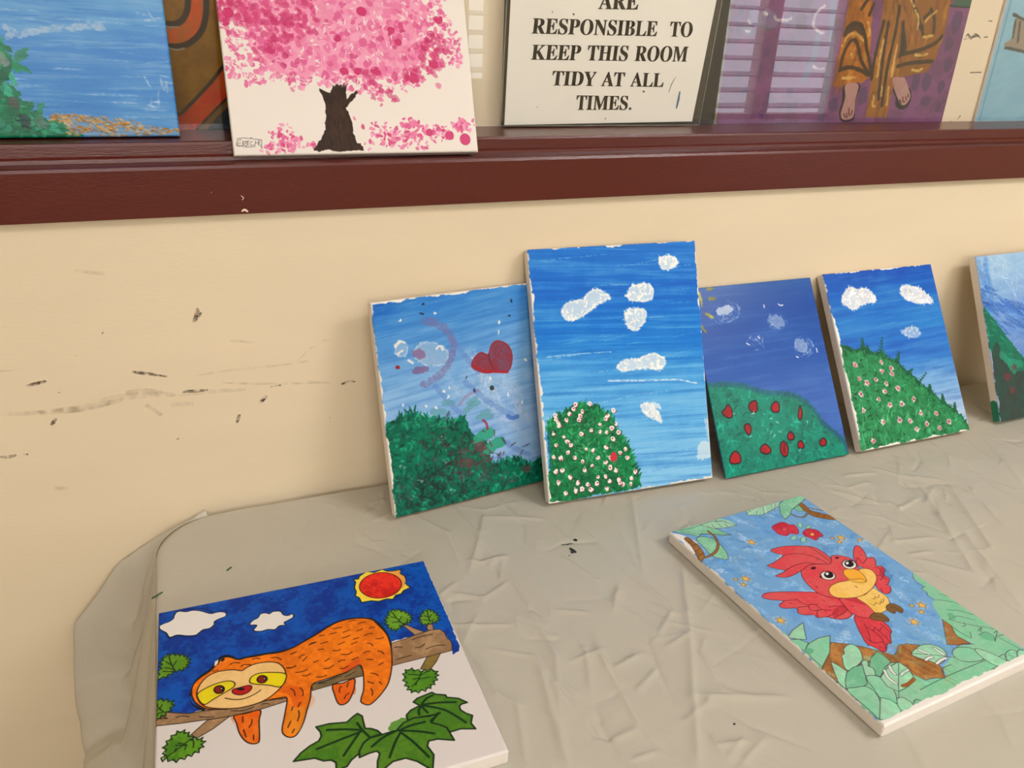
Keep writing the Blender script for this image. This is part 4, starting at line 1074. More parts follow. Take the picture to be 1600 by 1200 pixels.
def art_sea():
    a = Art(520, 0.25 / 0.34, (100, 150, 210), 81)
    a.streaks([(0, (104, 168, 220)), (200, (92, 158, 216)), (330, (80, 150, 214)), (450, (58, 132, 208)), (620, (66, 140, 210)), (760, (88, 154, 214))], 220, 14, .36, (180, 208, 234), (34, 104, 196), -.02, 0, .5, .5)
    rng = a.rng
    for i in range(170):
        x, y = rng.uniform(150, 1000), rng.uniform(150, 720)
        a.dab(x, y, rng.uniform(50, 190), rng.uniform(4, 9), rng.normal(.02, .05), [(182, 208, 234), (40, 108, 198), (134, 184, 228)][rng.integers(3)], rng.uniform(.25, .5), .1, .4, .8)
    for p in (D("506,381 591,361 697,347 781,347"), D("466,359 488,373 469,390")):
        a.ink(p, 22, (190, 204, 224), rough=8, a=.6, dry=.5)
    for q in D("953,302 960,314 974,516 973,553 980,535 930,609 912,605 908,536 940,595 961,544 914,623 927,298"):
        a.dab(q[0], q[1], rng.uniform(30, 70), rng.uniform(6, 12), rng.normal(.7, .7), (214, 226, 240), .5, .1, .6, 1.2)
    gs = [(6, 128, 84), (10, 108, 76), (34, 150, 104), (4, 92, 64), (44, 144, 118)]
    sh = D("214,201 395,232 435,353 436,438 436,506 432,549 461,593 492,633 529,655 568,678 599,696 626,715 622,738 30,731")
    a.fill(sh, (8, 118, 80), rough=10, col2=(4, 100, 70))
    a.foliage(sh, 420, gs, (22, 50), (12, 24), None, .85)
    for x, y, an in ((500, 453, -.7), (460, 471, .9), (487, 492, .3), (457, 523, 1.1), (439, 510, -1), (447, 425, .3), (439, 442, .6), (454, 567, .8), (475, 606, .4), (489, 637, -.8), (437, 567, 1.4), (523, 646, -.9), (560, 701, .5), (530, 678, 1), (595, 692, .8)):
        q = (x, y)
        a.dab(q[0], q[1], rng.uniform(60, 90), rng.uniform(26, 38), an, gs[rng.integers(5)], .95, .2)
    for x, y, c in ((450, 611, (84, 70, 72)), (529, 682, (80, 110, 100)), (472, 673, (40, 60, 64)), (436, 463, (120, 130, 120))):
        q = (x, y)
        a.dab(q[0], q[1], 50, 40, 1, c, .75, .2)
    # gold flecks of sand
    bd = D("558,658 585,651 632,649 691,658 733,667 795,670 847,679 900,696 986,704 993,728 637,729 615,706 585,678")
    f, lo, hi = a.inside(bd)
    a.fill(bd, (150, 156, 166), a=.35, rough=12)
    for i in range(300):
        x, y = rng.uniform(lo[0], hi[0]), rng.uniform(lo[1], hi[1])
        if f(x, y):
            a.dab(x, y, rng.uniform(8, 22), rng.uniform(4, 9), rng.uniform(-.8, .8), [(196, 152, 84), (170, 124, 56), (214, 178, 116), (150, 104, 40), (176, 140, 120)][rng.integers(5)], .75, .2, 0, 1.5)
    for q in D("668,669 728,672 789,684 824,689 728,702 767,707 648,711 671,701 621,665 853,708 972,709 583,662"):
        for j in range(9):
            a.dab(q[0] + rng.normal(0, 14), q[1] + rng.normal(0, 8), rng.uniform(10, 26), rng.uniform(4, 8), rng.uniform(-.8, .8), [(206, 160, 84), (160, 112, 44)][rng.integers(2)], .9, .2, 0, 1.5)
    return a


def art_robe():
    a = Art(560, 0.42 / 0.557, (120, 72, 116), 91)
    a.fill(np.array([[-20, -20], [1020, -20], [1020, 800], [-20, 800]]), (108, 66, 100), smooth=False, col2=(124, 74, 116))
    rng = a.rng
    for x, y, rx, ry in ((952, 418, 48, 76), (940, 488, 42, 48), (962, 556, 40, 50), (877, 617, 42, 62), (824, 619, 34, 66), (952, 630, 36, 48), (893, 680, 52, 40), (593, 662, 40, 60), (472, 691, 42, 50), (962, 703, 26, 40), (987, 680, 20, 20), (433, 732, 40, 30)):
        q = (x, y)
        a.fill(a.ell(q[0], q[1], rx * .5, ry * .5), (84, 60, 94), rough=6, a=.85)
    for i in range(46):   # more spots on the part beyond
        x, y = rng.uniform(0, 330), rng.uniform(40, 720)
        a.fill(a.ell(x, y, 12, 15), (88, 60, 100), rough=6, a=.7)
    # another draped figure at the left of the picture: grey outlines, feet and pale highlights
    gy = (92, 82, 104)
    for p, w in ((D("227,359 235,423 247,457 272,483 283,456 284,412 271,357"), 8), (D("77,401 65,444 48,463 59,478 84,481 97,462"), 9), (D("114,443 126,464 147,463 178,450 170,416"), 8), (D("35,373 32,421 31,470 28,529"), 7)):
        a.ink(p, w, gy, a=.8, rough=3)
    a.fill(D("72,417 119,409 170,416 177,456 104,458 69,447"), (128, 122, 150), a=.6, rough=8)
    a.fill(D("90,470 90,474 87,479 82,482 76,484 69,484 62,483 56,480 52,476 50,471 50,466 53,462 57,458 64,456 71,456 78,458 84,461 88,465"), (112, 100, 112), a=.8, rough=4)
    a.fill(D("144,459 144,462 142,465 138,467 134,468 129,468 124,467 119,465 116,463 115,460 115,456 117,454 120,451 125,450 130,450 135,451 140,453 143,456"), (104, 92, 108), a=.7, rough=4)
    a.fill(D("252,422 285,418 298,456 261,460"), (84, 44, 60), a=.8, rough=4)
    a.fill(D("251,364 291,362 297,396 260,394"), (84, 48, 72), a=.8, rough=4)
    for p, w in ((D("354,476 351,518 346,561 327,611"), 26), (D("383,358 399,433 417,523 425,624 424,710"), 26)):
        a.ink(p, w, (104, 104, 128), a=.75, rough=4)
    for p, w in ((D("356,387 331,410 323,436 336,458 372,469"), 10), (D("121,419 134,421 131,425"), 7), (D("62,472 70,473 78,470"), 7), (D("68,441 78,450"), 7), (D("165,429 183,437 212,436 232,429"), 9), (D("357,571 378,580 399,577"), 8)):
        a.ink(p, w, (206, 196, 190), a=.85, rough=4, dry=.3)
    gold, gk = (150, 88, 22), (54, 40, 26)
    lf = D("368,90 450,368 454,425 454,479 454,531 454,587 452,633 486,635 542,620 581,620 607,603 551,360 491,81")
    a.fill(lf, gold, smooth=False, rough=3, col2=(168, 102, 30), var=.1)
    rt = D("591,73 695,462 714,554 725,605 795,593 865,581 880,555 880,546 896,540 897,511 903,481 908,459 904,402 903,370 825,184 727,62")
    a.fill(rt, (146, 92, 30), smooth=False, rough=3, col2=(126, 80, 24), var=.1)
    md = D("532,78 600,362 611,464 613,556 619,628 627,717 626,733 723,735 725,699 724,635 719,569 710,461 688,358 605,72")
    a.fill(md, (156, 100, 32), smooth=False, rough=2, col2=(136, 86, 26), var=.12)

    for shp, lean_ in ((lf, 1.75), (rt, 1.3), (md, 1.75)):
        a.foliage(np.maximum(shp, -60), 46, [(104, 58, 12), (186, 126, 46), (92, 56, 16), (172, 98, 30)], (50, 130), (9, 22), (lean_, .35), .32)

    def fold(p, w=10, c=gk, al=.9):
        a.ink(p, w, c, a=al, rough=2)
    for p in (D("462,472 470,448 495,435 526,442 549,473 572,518 597,560 607,585"), D("470,572 473,530 488,495 507,486 526,501 550,543 584,578 606,592"), D("468,583 504,572 549,577 600,596"), D("619,426 614,492 613,556 618,606"), D("704,426 725,489 723,532"), D("722,529 780,517 828,505 875,486 899,463"), D("723,565 781,553 880,546"), D("746,383 771,410 792,445"), D("817,381 845,415 854,457"), D("640,429 646,516 658,606 668,672"), D("674,379 680,462 679,555 685,643 690,695"), D("512,392 525,372 539,354"), D("550,408 560,377"), D("796,409 812,395"), D("794,434 810,466"), D("727,356 748,390")):
        fold(p, 13)
    a.fill(D("466,468 478,442 499,431 531,444 545,466 530,473 506,457 484,464"), (50, 38, 28), a=.8)
    a.fill(D("703,430 732,471 747,510 724,529"), (48, 40, 30), a=.85)
    for p in (D("462,506 473,478 494,467 519,470 544,487"), D("551,430 565,452 566,472"), D("636,481 635,527 641,599"), D("701,497 702,540 707,598"), D("794,527 820,528 848,524"), D("794,575 821,578 840,571"), D("811,469 831,467 852,464"), D("489,606 517,604 544,604"), D("507,530 513,536 513,543"), D("644,661 649,695 660,699"), D("671,632 678,661"), D("747,387 772,414 777,445"), D("805,420 820,405 845,386"), D("703,635 713,691"), D("717,357 739,377")):
        a.ink(p, 9, (214, 176, 96), a=.85, rough=3, dry=.3)
    a.fill(D("901,321 919,356 901,367 999,368 998,338 994,314"), (52, 90, 74))
    a.ink(D("901,367 950,369 999,368"), 5, (30, 50, 44))
    sk, so = (168, 124, 116), (40, 36, 40)
    a.fill(D("500,629 506,673 503,717 515,743 548,751 575,740 574,710 568,669 573,625"), so, rough=2)
    a.fill(D("508,627 517,665 514,702 512,721 524,740 550,742 570,732 570,702 565,673 563,625"), sk, col2=(176, 134, 126))
    a.fill(D("728,639 748,669 752,691 779,708 809,703 821,684 819,661 797,634"), so, rough=2)
    a.fill(D("715,605 734,642 763,676 784,693 802,691 816,668 802,642 772,605 750,601"), sk, col2=(176, 134, 126))
    for p in (D("525,723 535,734"), D("537,721 544,736"), D("545,704 546,717 553,728"), D("560,712 561,725"), D("768,676 779,686"), D("781,667 785,680 794,682"), D("794,665 800,676"), D("802,657 807,666")):
        a.ink(p, 5, (90, 46, 44))
    return a


def art_ochre():
    a = Art(360, 1.0, (104, 74, 18), 95)
    a.fill(np.array([[-20, -20], [1020, -20], [1020, 1020], [-20, 1020]]), (150, 104, 14), smooth=False, col2=(134, 90, 10))
    bk = (44, 30, 20)
    bo = (196, 104, 24)
    u = D("404,248 388,397 407,550 462,617 524,631 592,614 643,558 671,483 696,280 605,286 586,439 575,487 537,533 494,537 464,522 449,476 464,293")
    a.fill(u, bo, col2=(210, 84, 24), var=.1)
    a.ink(D("457,344 449,476 473,532 515,541 554,529 583,492 597,439 617,285"), 26, bk)
    a.ink(D("388,397 407,550 451,617 519,634 581,617 636,569 663,505 676,425 692,281"), 26, bk)
    a.ink(D("477,545 508,553 540,551"), 6, (170, 160, 140)); a.ink(D("491,640 523,647 556,640"), 6, (170, 160, 140))
    band = D("485,938 504,926 580,858 656,784 727,704 814,636 939,533 988,654 863,736 723,852 640,927 562,1002 487,1013 465,966")
    a.fill(band, (212, 84, 20), smooth=False, rough=3, col2=(190, 46, 14), var=.12)
    a.ink(D("480,935 506,926 580,858 656,784 727,704 814,636"), 16, bk, smooth=False)
    a.fill(D("562,1002 640,927 723,852 863,736 895,770 793,852 705,910 614,1003"), (110, 76, 34), smooth=False)
    a.ink(D("562,1002 640,927 723,852 863,736"), 10, bk, smooth=False)
    a.fill(D("602,1009 667,939 731,886 922,735 958,1019"), (20, 34, 40), smooth=False)
    return a


def art_pale():
    a = Art(240, 0.42 / 0.40, (140, 184, 200), 97)
    a.streaks([(0, (150, 192, 206)), (1100, (132, 180, 198))], 120, 40, .25, (172, 206, 216), (110, 160, 184), .3)
    a.fill(D("62,674 100,639 93,552 156,560 325,594 370,692 222,710"), (150, 138, 122), rough=10)
    for p in (D("76,689 155,697 283,709"), D("71,534 154,555"), D("97,562 108,639"), D("131,570 153,657")):
        a.ink(p, 14, (84, 84, 80), rough=4)
    a.ink(np.array([[22, 0], [30, 1050]]), 8, (104, 150, 172), smooth=False)
    return a

GLYPHS = {
    'A': (437, '-9,0 -9,18 4,19 14,24 24,30 32,41 41,55 49,75 206,466 224,465 384,87 394,65 403,47 411,34 420,25 430,20 443,18 443,0 229,0 229,18 259,21 277,30 283,46 282,54 279,66 273,81 253,132 103,132 79,71 77,67 76,63 76,59 75,54 75,51 75,48 80,32 96,21 124,18 128,18 128,0 113,161 242,161 177,319', '7 9 8;7 42 9;42 10 9;7 40 42;41 10 42;7 27 40;27 41 40;27 26 41;26 10 41;7 28 27;25 10 26;25 11 10;24 11 25;6 28 7;6 29 28;6 30 29;23 11 24;23 12 11;6 31 30;6 32 31;5 32 6;5 33 32;22 12 23;5 34 33;5 35 34;22 13 12;21 13 22;4 35 5;21 14 13;4 36 35;20 14 21;3 36 4;20 15 14;2 36 3;2 37 36;19 15 20;19 16 15;1 37 2;0 37 1;0 38 37;0 39 38;18 16 19;18 17 16'),
    'R': (473, '15,0 15,17 36,20 52,24 62,32 69,43 73,59 75,81 75,379 73,398 69,413 62,424 51,431 36,436 16,439 16,455 217,455 278,452 329,442 367,426 395,403 412,372 417,334 406,285 372,248 315,224 432,50 439,40 446,32 452,26 459,21 468,18 478,17 480,17 480,0 338,0 201,212 182,212 182,81 183,59 187,43 194,32 205,24 221,20 242,17 242,0 182,234 203,234 235,236 261,245 280,258 293,278 301,304 304,336 295,389 268,421 224,431 209,430 197,427 190,422 185,414 183,402 182,385', '14 16 15;14 17 16;14 18 17;14 56 18;56 19 18;13 56 14;12 56 13;12 57 56;55 19 56;11 57 12;11 58 57;11 59 58;55 20 19;10 59 11;10 60 59;54 20 55;10 61 60;9 61 10;54 21 20;9 62 61;8 62 9;53 21 54;8 46 62;7 46 8;53 22 21;52 22 53;52 23 22;51 23 52;51 24 23;50 24 51;49 24 50;49 25 24;48 25 49;47 25 48;7 37 46;37 47 46;37 25 47;37 36 25;36 26 25;7 38 37;35 26 36;6 38 7;6 39 38;5 39 6;5 40 39;35 27 26;4 40 5;4 41 40;35 28 27;35 29 28;3 41 4;3 42 41;35 30 29;3 43 42;2 43 3;35 31 30;2 44 43;1 44 2;35 32 31;0 44 1;0 45 44;35 33 32;35 34 33'),
    'E': (442, '14,0 14,17 35,18 51,22 62,30 70,41 74,57 75,78 75,369 74,394 69,413 62,425 51,433 36,437 16,439 16,455 399,455 399,320 383,320 375,357 361,386 340,406 312,420 276,428 232,430 219,430 208,429 200,428 194,426 189,422 186,417 184,410 183,400 183,388 183,246 193,246 221,248 243,256 259,269 272,288 281,313 288,345 304,345 304,118 287,118 284,143 280,164 273,181 264,195 254,206 241,213 225,218 207,221 185,222 183,222 183,67 184,53 187,42 192,35 201,31 213,28 230,28 261,29 289,32 313,39 335,48 354,60 371,75 386,94 399,116 411,143 430,143 402,0', '14 16 15;14 24 16;24 23 16;23 22 16;22 21 16;21 20 16;20 17 16;13 24 14;12 24 13;11 25 12;25 24 12;11 26 25;11 27 26;11 28 27;11 29 28;10 29 11;10 30 29;10 31 30;9 31 10;9 32 31;9 33 32;8 33 9;8 34 33;19 17 20;7 34 8;18 17 19;40 42 41;40 43 42;39 43 40;38 43 39;37 43 38;36 48 37;48 47 37;47 43 37;35 49 36;49 48 36;7 35 34;7 54 35;54 53 35;53 52 35;52 51 35;51 50 35;50 49 35;7 55 54;46 43 47;45 43 46;44 43 45;69 71 70;69 72 71;68 72 69;67 72 68;6 55 7;66 72 67;6 56 55;65 72 66;5 56 6;5 57 56;64 72 65;5 58 57;4 58 5;63 72 64;4 59 58;62 72 63;4 60 59;3 60 4;61 72 62;3 61 60;3 72 61;2 72 3;1 72 2;0 72 1'),
    'S': (390, '43,-11 43,158 62,158 75,113 91,77 111,50 136,30 164,19 197,15 220,17 241,24 257,36 269,51 276,69 279,89 273,117 255,140 225,160 163,191 127,210 99,231 77,253 62,276 53,302 50,332 52,358 57,381 67,403 80,421 96,437 115,449 136,459 160,464 185,466 199,466 213,464 229,461 246,458 264,453 282,448 286,447 289,446 291,446 294,445 297,445 300,445 310,447 317,454 320,466 339,466 339,319 322,319 315,343 305,365 293,385 280,402 265,417 248,429 231,438 213,443 194,445 173,443 155,437 140,426 128,413 122,398 120,380 121,364 127,349 137,336 151,325 168,314 189,303 253,273 279,260 300,247 317,233 331,219 342,204 350,188 355,171 358,153 359,133 357,106 350,80 339,58 323,38 304,21 281,8 254,-2 225,-8 192,-10 181,-10 170,-9 158,-8 147,-6 136,-3 126,1 115,4 106,7 98,9 92,11 88,12 85,12 78,12 73,10 69,7 66,3 64,-3 61,-11', '32 34 33;47 49 48;47 50 49;32 35 34;31 35 32;31 36 35;31 37 36;30 37 31;30 38 37;46 50 47;30 39 38;29 60 30;60 39 30;60 40 39;60 41 40;45 50 46;60 42 41;60 43 42;60 44 43;60 45 44;29 61 60;59 45 60;59 58 45;58 57 45;57 56 45;56 55 45;55 54 45;54 50 45;29 62 61;28 62 29;28 63 62;28 64 63;27 64 28;27 65 64;26 65 27;26 66 65;53 50 54;25 66 26;25 67 66;52 50 53;25 68 67;24 68 25;24 69 68;51 50 52;24 70 69;23 70 24;23 71 70;23 72 71;23 73 72;22 73 23;21 73 22;21 74 73;21 75 74;20 75 21;20 76 75;20 77 76;19 77 20;19 78 77;18 78 19;18 79 78;17 79 18;17 80 79;17 81 80;16 81 17;0 2 1;0 3 2;16 82 81;15 82 16;15 83 82;14 83 15;0 4 3;14 84 83;13 84 14;13 85 84;0 5 4;12 85 13;12 86 85;11 86 12;0 105 5;105 6 5;11 87 86;10 87 11;105 104 6;104 103 6;103 7 6;9 87 10;9 88 87;103 8 7;8 88 9;103 88 8;102 88 103;101 88 102;100 88 101;0 106 105;99 88 100;99 89 88;98 89 99;0 107 106;97 89 98;0 108 107;96 89 97;96 90 89;95 90 96;0 109 108;94 90 95;93 90 94;93 91 90;92 91 93'),
    'P': (418, '15,0 15,17 36,20 52,24 62,32 69,43 73,59 75,81 75,379 73,398 69,413 62,424 51,431 36,436 16,439 16,455 214,455 265,454 306,448 336,440 357,429 375,415 390,398 400,378 407,356 409,332 404,296 390,266 367,240 334,221 292,209 242,206 182,206 182,81 183,59 187,43 194,32 205,24 221,20 242,17 242,0 182,230 201,230 231,232 255,240 272,253 283,271 290,297 292,329 290,361 285,387 275,406 261,420 241,428 216,431 204,430 195,428 189,424 185,418 183,409 182,398', '14 16 15;14 17 16;14 18 17;14 19 18;14 20 19;13 20 14;12 54 13;54 20 13;12 55 54;53 20 54;11 55 12;11 56 55;53 21 20;52 21 53;11 57 56;10 57 11;10 58 57;51 21 52;10 59 58;51 22 21;9 59 10;9 60 59;50 22 51;9 41 60;8 41 9;50 23 22;49 23 50;7 41 8;49 24 23;48 24 49;48 25 24;48 26 25;47 26 48;46 26 47;46 27 26;45 27 46;45 28 27;44 28 45;44 29 28;43 29 44;42 29 43;7 42 41;7 32 42;32 29 42;32 30 29;32 31 30;7 33 32;6 33 7;6 34 33;5 34 6;5 35 34;4 35 5;4 36 35;3 36 4;3 37 36;3 38 37;2 38 3;2 39 38;1 39 2;0 39 1;0 40 39'),
    'O': (525, '261,-11 228,-9 198,-3 169,7 142,21 117,38 94,58 75,81 58,106 45,134 35,163 29,195 28,228 29,260 35,292 45,321 58,349 75,374 95,397 117,417 143,434 170,448 200,458 232,464 265,466 298,464 328,458 357,448 384,435 409,418 431,399 451,376 467,351 481,323 490,293 496,261 498,228 496,195 490,163 481,134 467,106 450,81 430,58 408,38 383,21 355,7 325,-3 294,-9 265,12 328,36 367,108 379,228 376,293 365,346 348,389 324,419 294,437 260,443 196,419 158,347 145,228 149,163 159,109 177,67 201,37 230,18', '23 25 24;23 26 25;22 26 23;22 27 26;21 27 22;21 57 27;57 28 27;20 57 21;20 58 57;56 28 57;55 28 56;55 29 28;19 58 20;19 59 58;54 29 55;54 30 29;18 59 19;54 31 30;17 59 18;53 31 54;53 32 31;16 59 17;53 33 32;15 59 16;15 60 59;52 33 53;52 34 33;14 60 15;52 35 34;51 35 52;13 60 14;51 36 35;12 60 13;11 60 12;11 61 60;50 36 51;50 37 36;50 38 37;10 61 11;50 39 38;9 61 10;9 62 61;8 62 9;50 40 39;8 63 62;49 40 50;7 63 8;49 41 40;6 63 7;49 42 41;6 64 63;5 64 6;49 43 42;4 64 5;49 44 43;4 65 64;48 44 49;3 65 4;48 45 44;3 48 65;3 45 48;2 45 3;2 46 45;2 47 46;1 47 2;1 0 47'),
    'N': (494, '403,-11 107,350 107,79 108,57 112,42 119,31 129,24 145,20 167,17 167,0 18,0 18,17 33,18 45,20 54,23 61,27 67,33 71,41 74,51 75,64 76,79 76,388 56,412 43,427 36,433 31,435 25,437 18,439 18,455 156,455 391,169 391,377 390,392 389,404 386,414 382,421 376,427 369,431 359,435 346,437 331,439 331,455 480,455 480,439 459,436 443,432 433,425 427,414 423,398 422,377 422,-11', '27 29 28;27 26 29;26 25 29;25 24 29;24 30 29;40 42 41;40 43 42;39 43 40;39 44 43;38 44 39;38 45 44;37 45 38;23 30 24;37 46 45;36 46 37;35 46 36;22 30 23;35 47 46;34 47 35;33 47 34;33 48 47;21 30 22;32 48 33;32 49 48;31 49 32;20 1 21;1 30 21;30 49 31;30 50 49;20 2 1;0 30 1;0 50 30;19 2 20;19 3 2;18 3 19;18 4 3;17 4 18;17 5 4;16 5 17;15 5 16;15 6 5;14 6 15;14 7 6;13 7 14;12 7 13;12 8 7;11 8 12;10 8 11;10 9 8'),
    'I': (261, '13,0 13,17 34,21 50,26 61,32 69,42 74,56 75,75 75,387 74,405 70,419 63,427 52,433 36,437 13,439 13,455 244,455 244,439 223,437 207,433 196,427 188,419 184,405 183,387 183,77 183,64 185,53 187,44 192,37 198,31 206,26 216,23 230,20 246,17 246,0', '14 16 15;14 17 16;13 17 14;13 18 17;12 18 13;12 19 18;11 19 12;11 20 19;10 20 11;10 21 20;9 21 10;9 22 21;8 22 9;8 23 22;7 23 8;7 24 23;7 25 24;6 25 7;6 26 25;5 26 6;5 27 26;5 28 27;4 28 5;4 29 28;3 29 4;3 30 29;3 31 30;2 31 3;2 32 31;1 32 2;1 33 32;0 33 1;0 34 33'),
    'B': (443, '16,0 16,17 36,20 52,25 62,32 69,44 73,60 75,82 75,369 74,386 72,401 69,412 65,421 59,428 51,433 41,436 30,438 15,439 15,455 220,455 318,444 377,409 396,351 384,302 348,268 287,247 360,223 404,185 418,132 413,93 397,61 371,35 335,15 291,4 238,0 182,252 188,252 220,254 245,261 263,272 275,290 282,314 285,345 283,373 278,395 269,412 257,424 239,431 216,434 203,433 193,430 188,425 185,417 183,406 182,391 222,24 248,27 268,35 283,49 293,69 299,95 301,128 298,162 290,188 277,208 258,221 231,228 197,231 182,231 182,65 183,51 186,41 190,33 198,28 208,25', '17 19 18;17 20 19;17 48 20;48 47 20;47 21 20;16 48 17;15 48 16;14 48 15;14 49 48;14 50 49;13 50 14;46 21 47;13 51 50;12 51 13;12 52 51;45 21 46;11 52 12;11 53 52;10 53 11;44 21 45;44 22 21;10 54 53;9 54 10;43 22 44;9 35 54;8 35 9;42 22 43;7 35 8;42 23 22;41 23 42;40 23 41;40 24 23;39 24 40;38 24 39;38 25 24;37 25 38;36 25 37;7 36 35;7 68 36;68 25 36;68 67 25;67 26 25;7 69 68;66 26 67;65 26 66;65 27 26;64 27 65;63 27 64;62 27 63;62 28 27;61 28 62;61 29 28;60 29 61;59 29 60;59 30 29;6 69 7;58 30 59;6 70 69;58 31 30;5 70 6;5 71 70;57 31 58;4 71 5;4 72 71;56 31 57;56 32 31;4 73 72;3 73 4;3 74 73;55 32 56;3 55 74;2 55 3;2 32 55;1 32 2;0 32 1;0 33 32;0 34 33'),
    'L': (426, '15,0 15,17 36,20 52,24 62,32 69,43 73,59 75,81 75,379 73,399 69,414 62,425 51,432 36,436 16,439 16,455 250,455 250,439 233,438 219,436 208,434 199,430 193,424 188,416 185,407 183,394 182,379 182,83 182,68 183,56 185,47 188,40 193,35 200,31 208,29 220,28 234,28 264,29 291,33 315,40 335,49 354,63 370,80 384,100 397,125 409,154 427,154 402,0', '14 16 15;14 17 16;13 17 14;13 18 17;13 19 18;13 20 19;12 20 13;12 21 20;11 21 12;11 22 21;10 22 11;10 23 22;10 24 23;9 24 10;9 25 24;8 25 9;8 26 25;7 26 8;7 27 26;44 46 45;44 47 46;43 47 44;42 47 43;7 28 27;6 28 7;41 47 42;6 29 28;40 47 41;5 29 6;5 30 29;39 47 40;5 31 30;4 31 5;4 32 31;38 47 39;4 33 32;37 47 38;3 33 4;3 34 33;3 35 34;36 47 37;3 36 35;3 47 36;2 47 3;1 47 2;0 47 1'),
    'T': (423, '92,0 92,17 114,19 130,23 142,31 150,42 154,59 156,81 156,433 149,433 116,430 88,420 65,403 47,380 35,352 29,318 11,318 11,455 410,455 410,317 394,317 375,382 333,420 269,433 263,433 263,81 265,58 269,41 276,30 288,23 305,19 328,17 328,0', '16 13 17;13 12 17;12 11 17;11 10 17;10 9 17;9 18 17;9 24 18;24 23 18;23 22 18;22 21 18;21 19 18;8 24 9;7 24 8;7 25 24;20 19 21;16 14 13;16 15 14;6 25 7;6 26 25;5 26 6;5 27 26;4 27 5;4 28 27;3 28 4;3 29 28;2 29 3;2 30 29;1 30 2;1 31 30;0 31 1;0 32 31'),
    'K': (510, '16,0 16,17 37,20 53,24 63,32 70,43 74,59 75,81 75,379 74,398 70,413 63,424 52,432 37,436 17,439 17,455 242,455 242,439 227,437 215,435 205,432 197,428 191,422 187,415 185,406 183,394 183,379 183,234 321,373 336,391 345,406 349,418 342,430 323,436 291,439 291,455 486,455 486,439 477,439 436,430 392,404 345,361 271,285 463,46 471,37 479,30 487,25 496,21 506,19 519,17 519,0 281,0 281,17 290,18 298,18 306,18 312,19 318,20 322,21 328,24 332,29 334,34 332,42 326,53 316,66 199,214 183,198 183,81 184,59 188,43 195,32 205,24 221,20 242,17 242,0', '14 16 15;14 17 16;34 36 35;34 37 36;13 17 14;13 18 17;33 38 34;38 37 34;33 39 38;13 19 18;12 19 13;32 39 33;12 20 19;12 21 20;11 21 12;32 40 39;31 40 32;11 22 21;10 22 11;10 23 22;30 40 31;10 24 23;9 24 10;9 25 24;29 40 30;29 41 40;8 25 9;8 26 25;28 41 29;7 26 8;7 27 26;27 41 28;27 42 41;27 43 42;7 66 27;66 65 27;65 43 27;64 43 65;7 67 66;6 67 7;6 68 67;63 43 64;5 68 6;5 69 68;62 43 63;62 44 43;4 69 5;4 70 69;61 44 62;61 45 44;60 45 61;3 70 4;3 71 70;60 46 45;59 46 60;59 47 46;58 47 59;3 72 71;2 72 3;58 48 47;57 48 58;2 73 72;1 73 2;56 48 57;55 48 56;55 49 48;54 49 55;53 49 54;52 49 53;0 73 1;0 74 73;51 49 52;51 50 49'),
    'H': (523, '15,0 15,17 36,20 52,24 62,32 69,43 73,59 75,81 75,379 73,398 69,413 62,424 51,431 36,436 16,439 16,455 242,455 242,439 227,437 214,435 204,432 197,428 191,422 187,415 184,406 183,394 182,379 182,251 342,251 342,379 341,394 340,406 337,415 334,422 328,428 320,432 310,435 298,437 282,439 282,455 507,455 507,439 486,436 471,431 461,424 454,414 451,399 449,379 449,81 451,60 455,44 461,33 471,25 487,20 507,17 507,0 282,0 282,17 303,20 318,24 329,31 336,41 340,58 342,81 342,221 182,221 182,81 183,59 187,43 194,32 205,24 221,20 242,17 242,0', '14 16 15;14 17 16;38 40 39;38 41 40;13 17 14;13 18 17;37 41 38;37 42 41;13 19 18;36 42 37;12 19 13;36 43 42;12 20 19;35 43 36;12 21 20;34 43 35;11 21 12;34 44 43;11 22 21;33 44 34;33 45 44;10 22 11;10 23 22;32 45 33;10 24 23;31 45 32;31 46 45;9 24 10;9 25 24;30 46 31;30 47 46;8 25 9;8 26 25;29 47 30;7 26 8;7 27 26;28 47 29;28 48 47;7 65 27;65 28 27;65 64 28;64 48 28;7 66 65;63 48 64;6 66 7;6 67 66;62 48 63;62 49 48;62 50 49;5 67 6;5 68 67;61 50 62;61 51 50;4 68 5;4 69 68;60 51 61;60 52 51;3 69 4;3 70 69;59 52 60;59 53 52;3 71 70;2 71 3;58 53 59;58 54 53;2 72 71;1 72 2;57 54 58;0 72 1;0 73 72;56 54 57;56 55 54'),
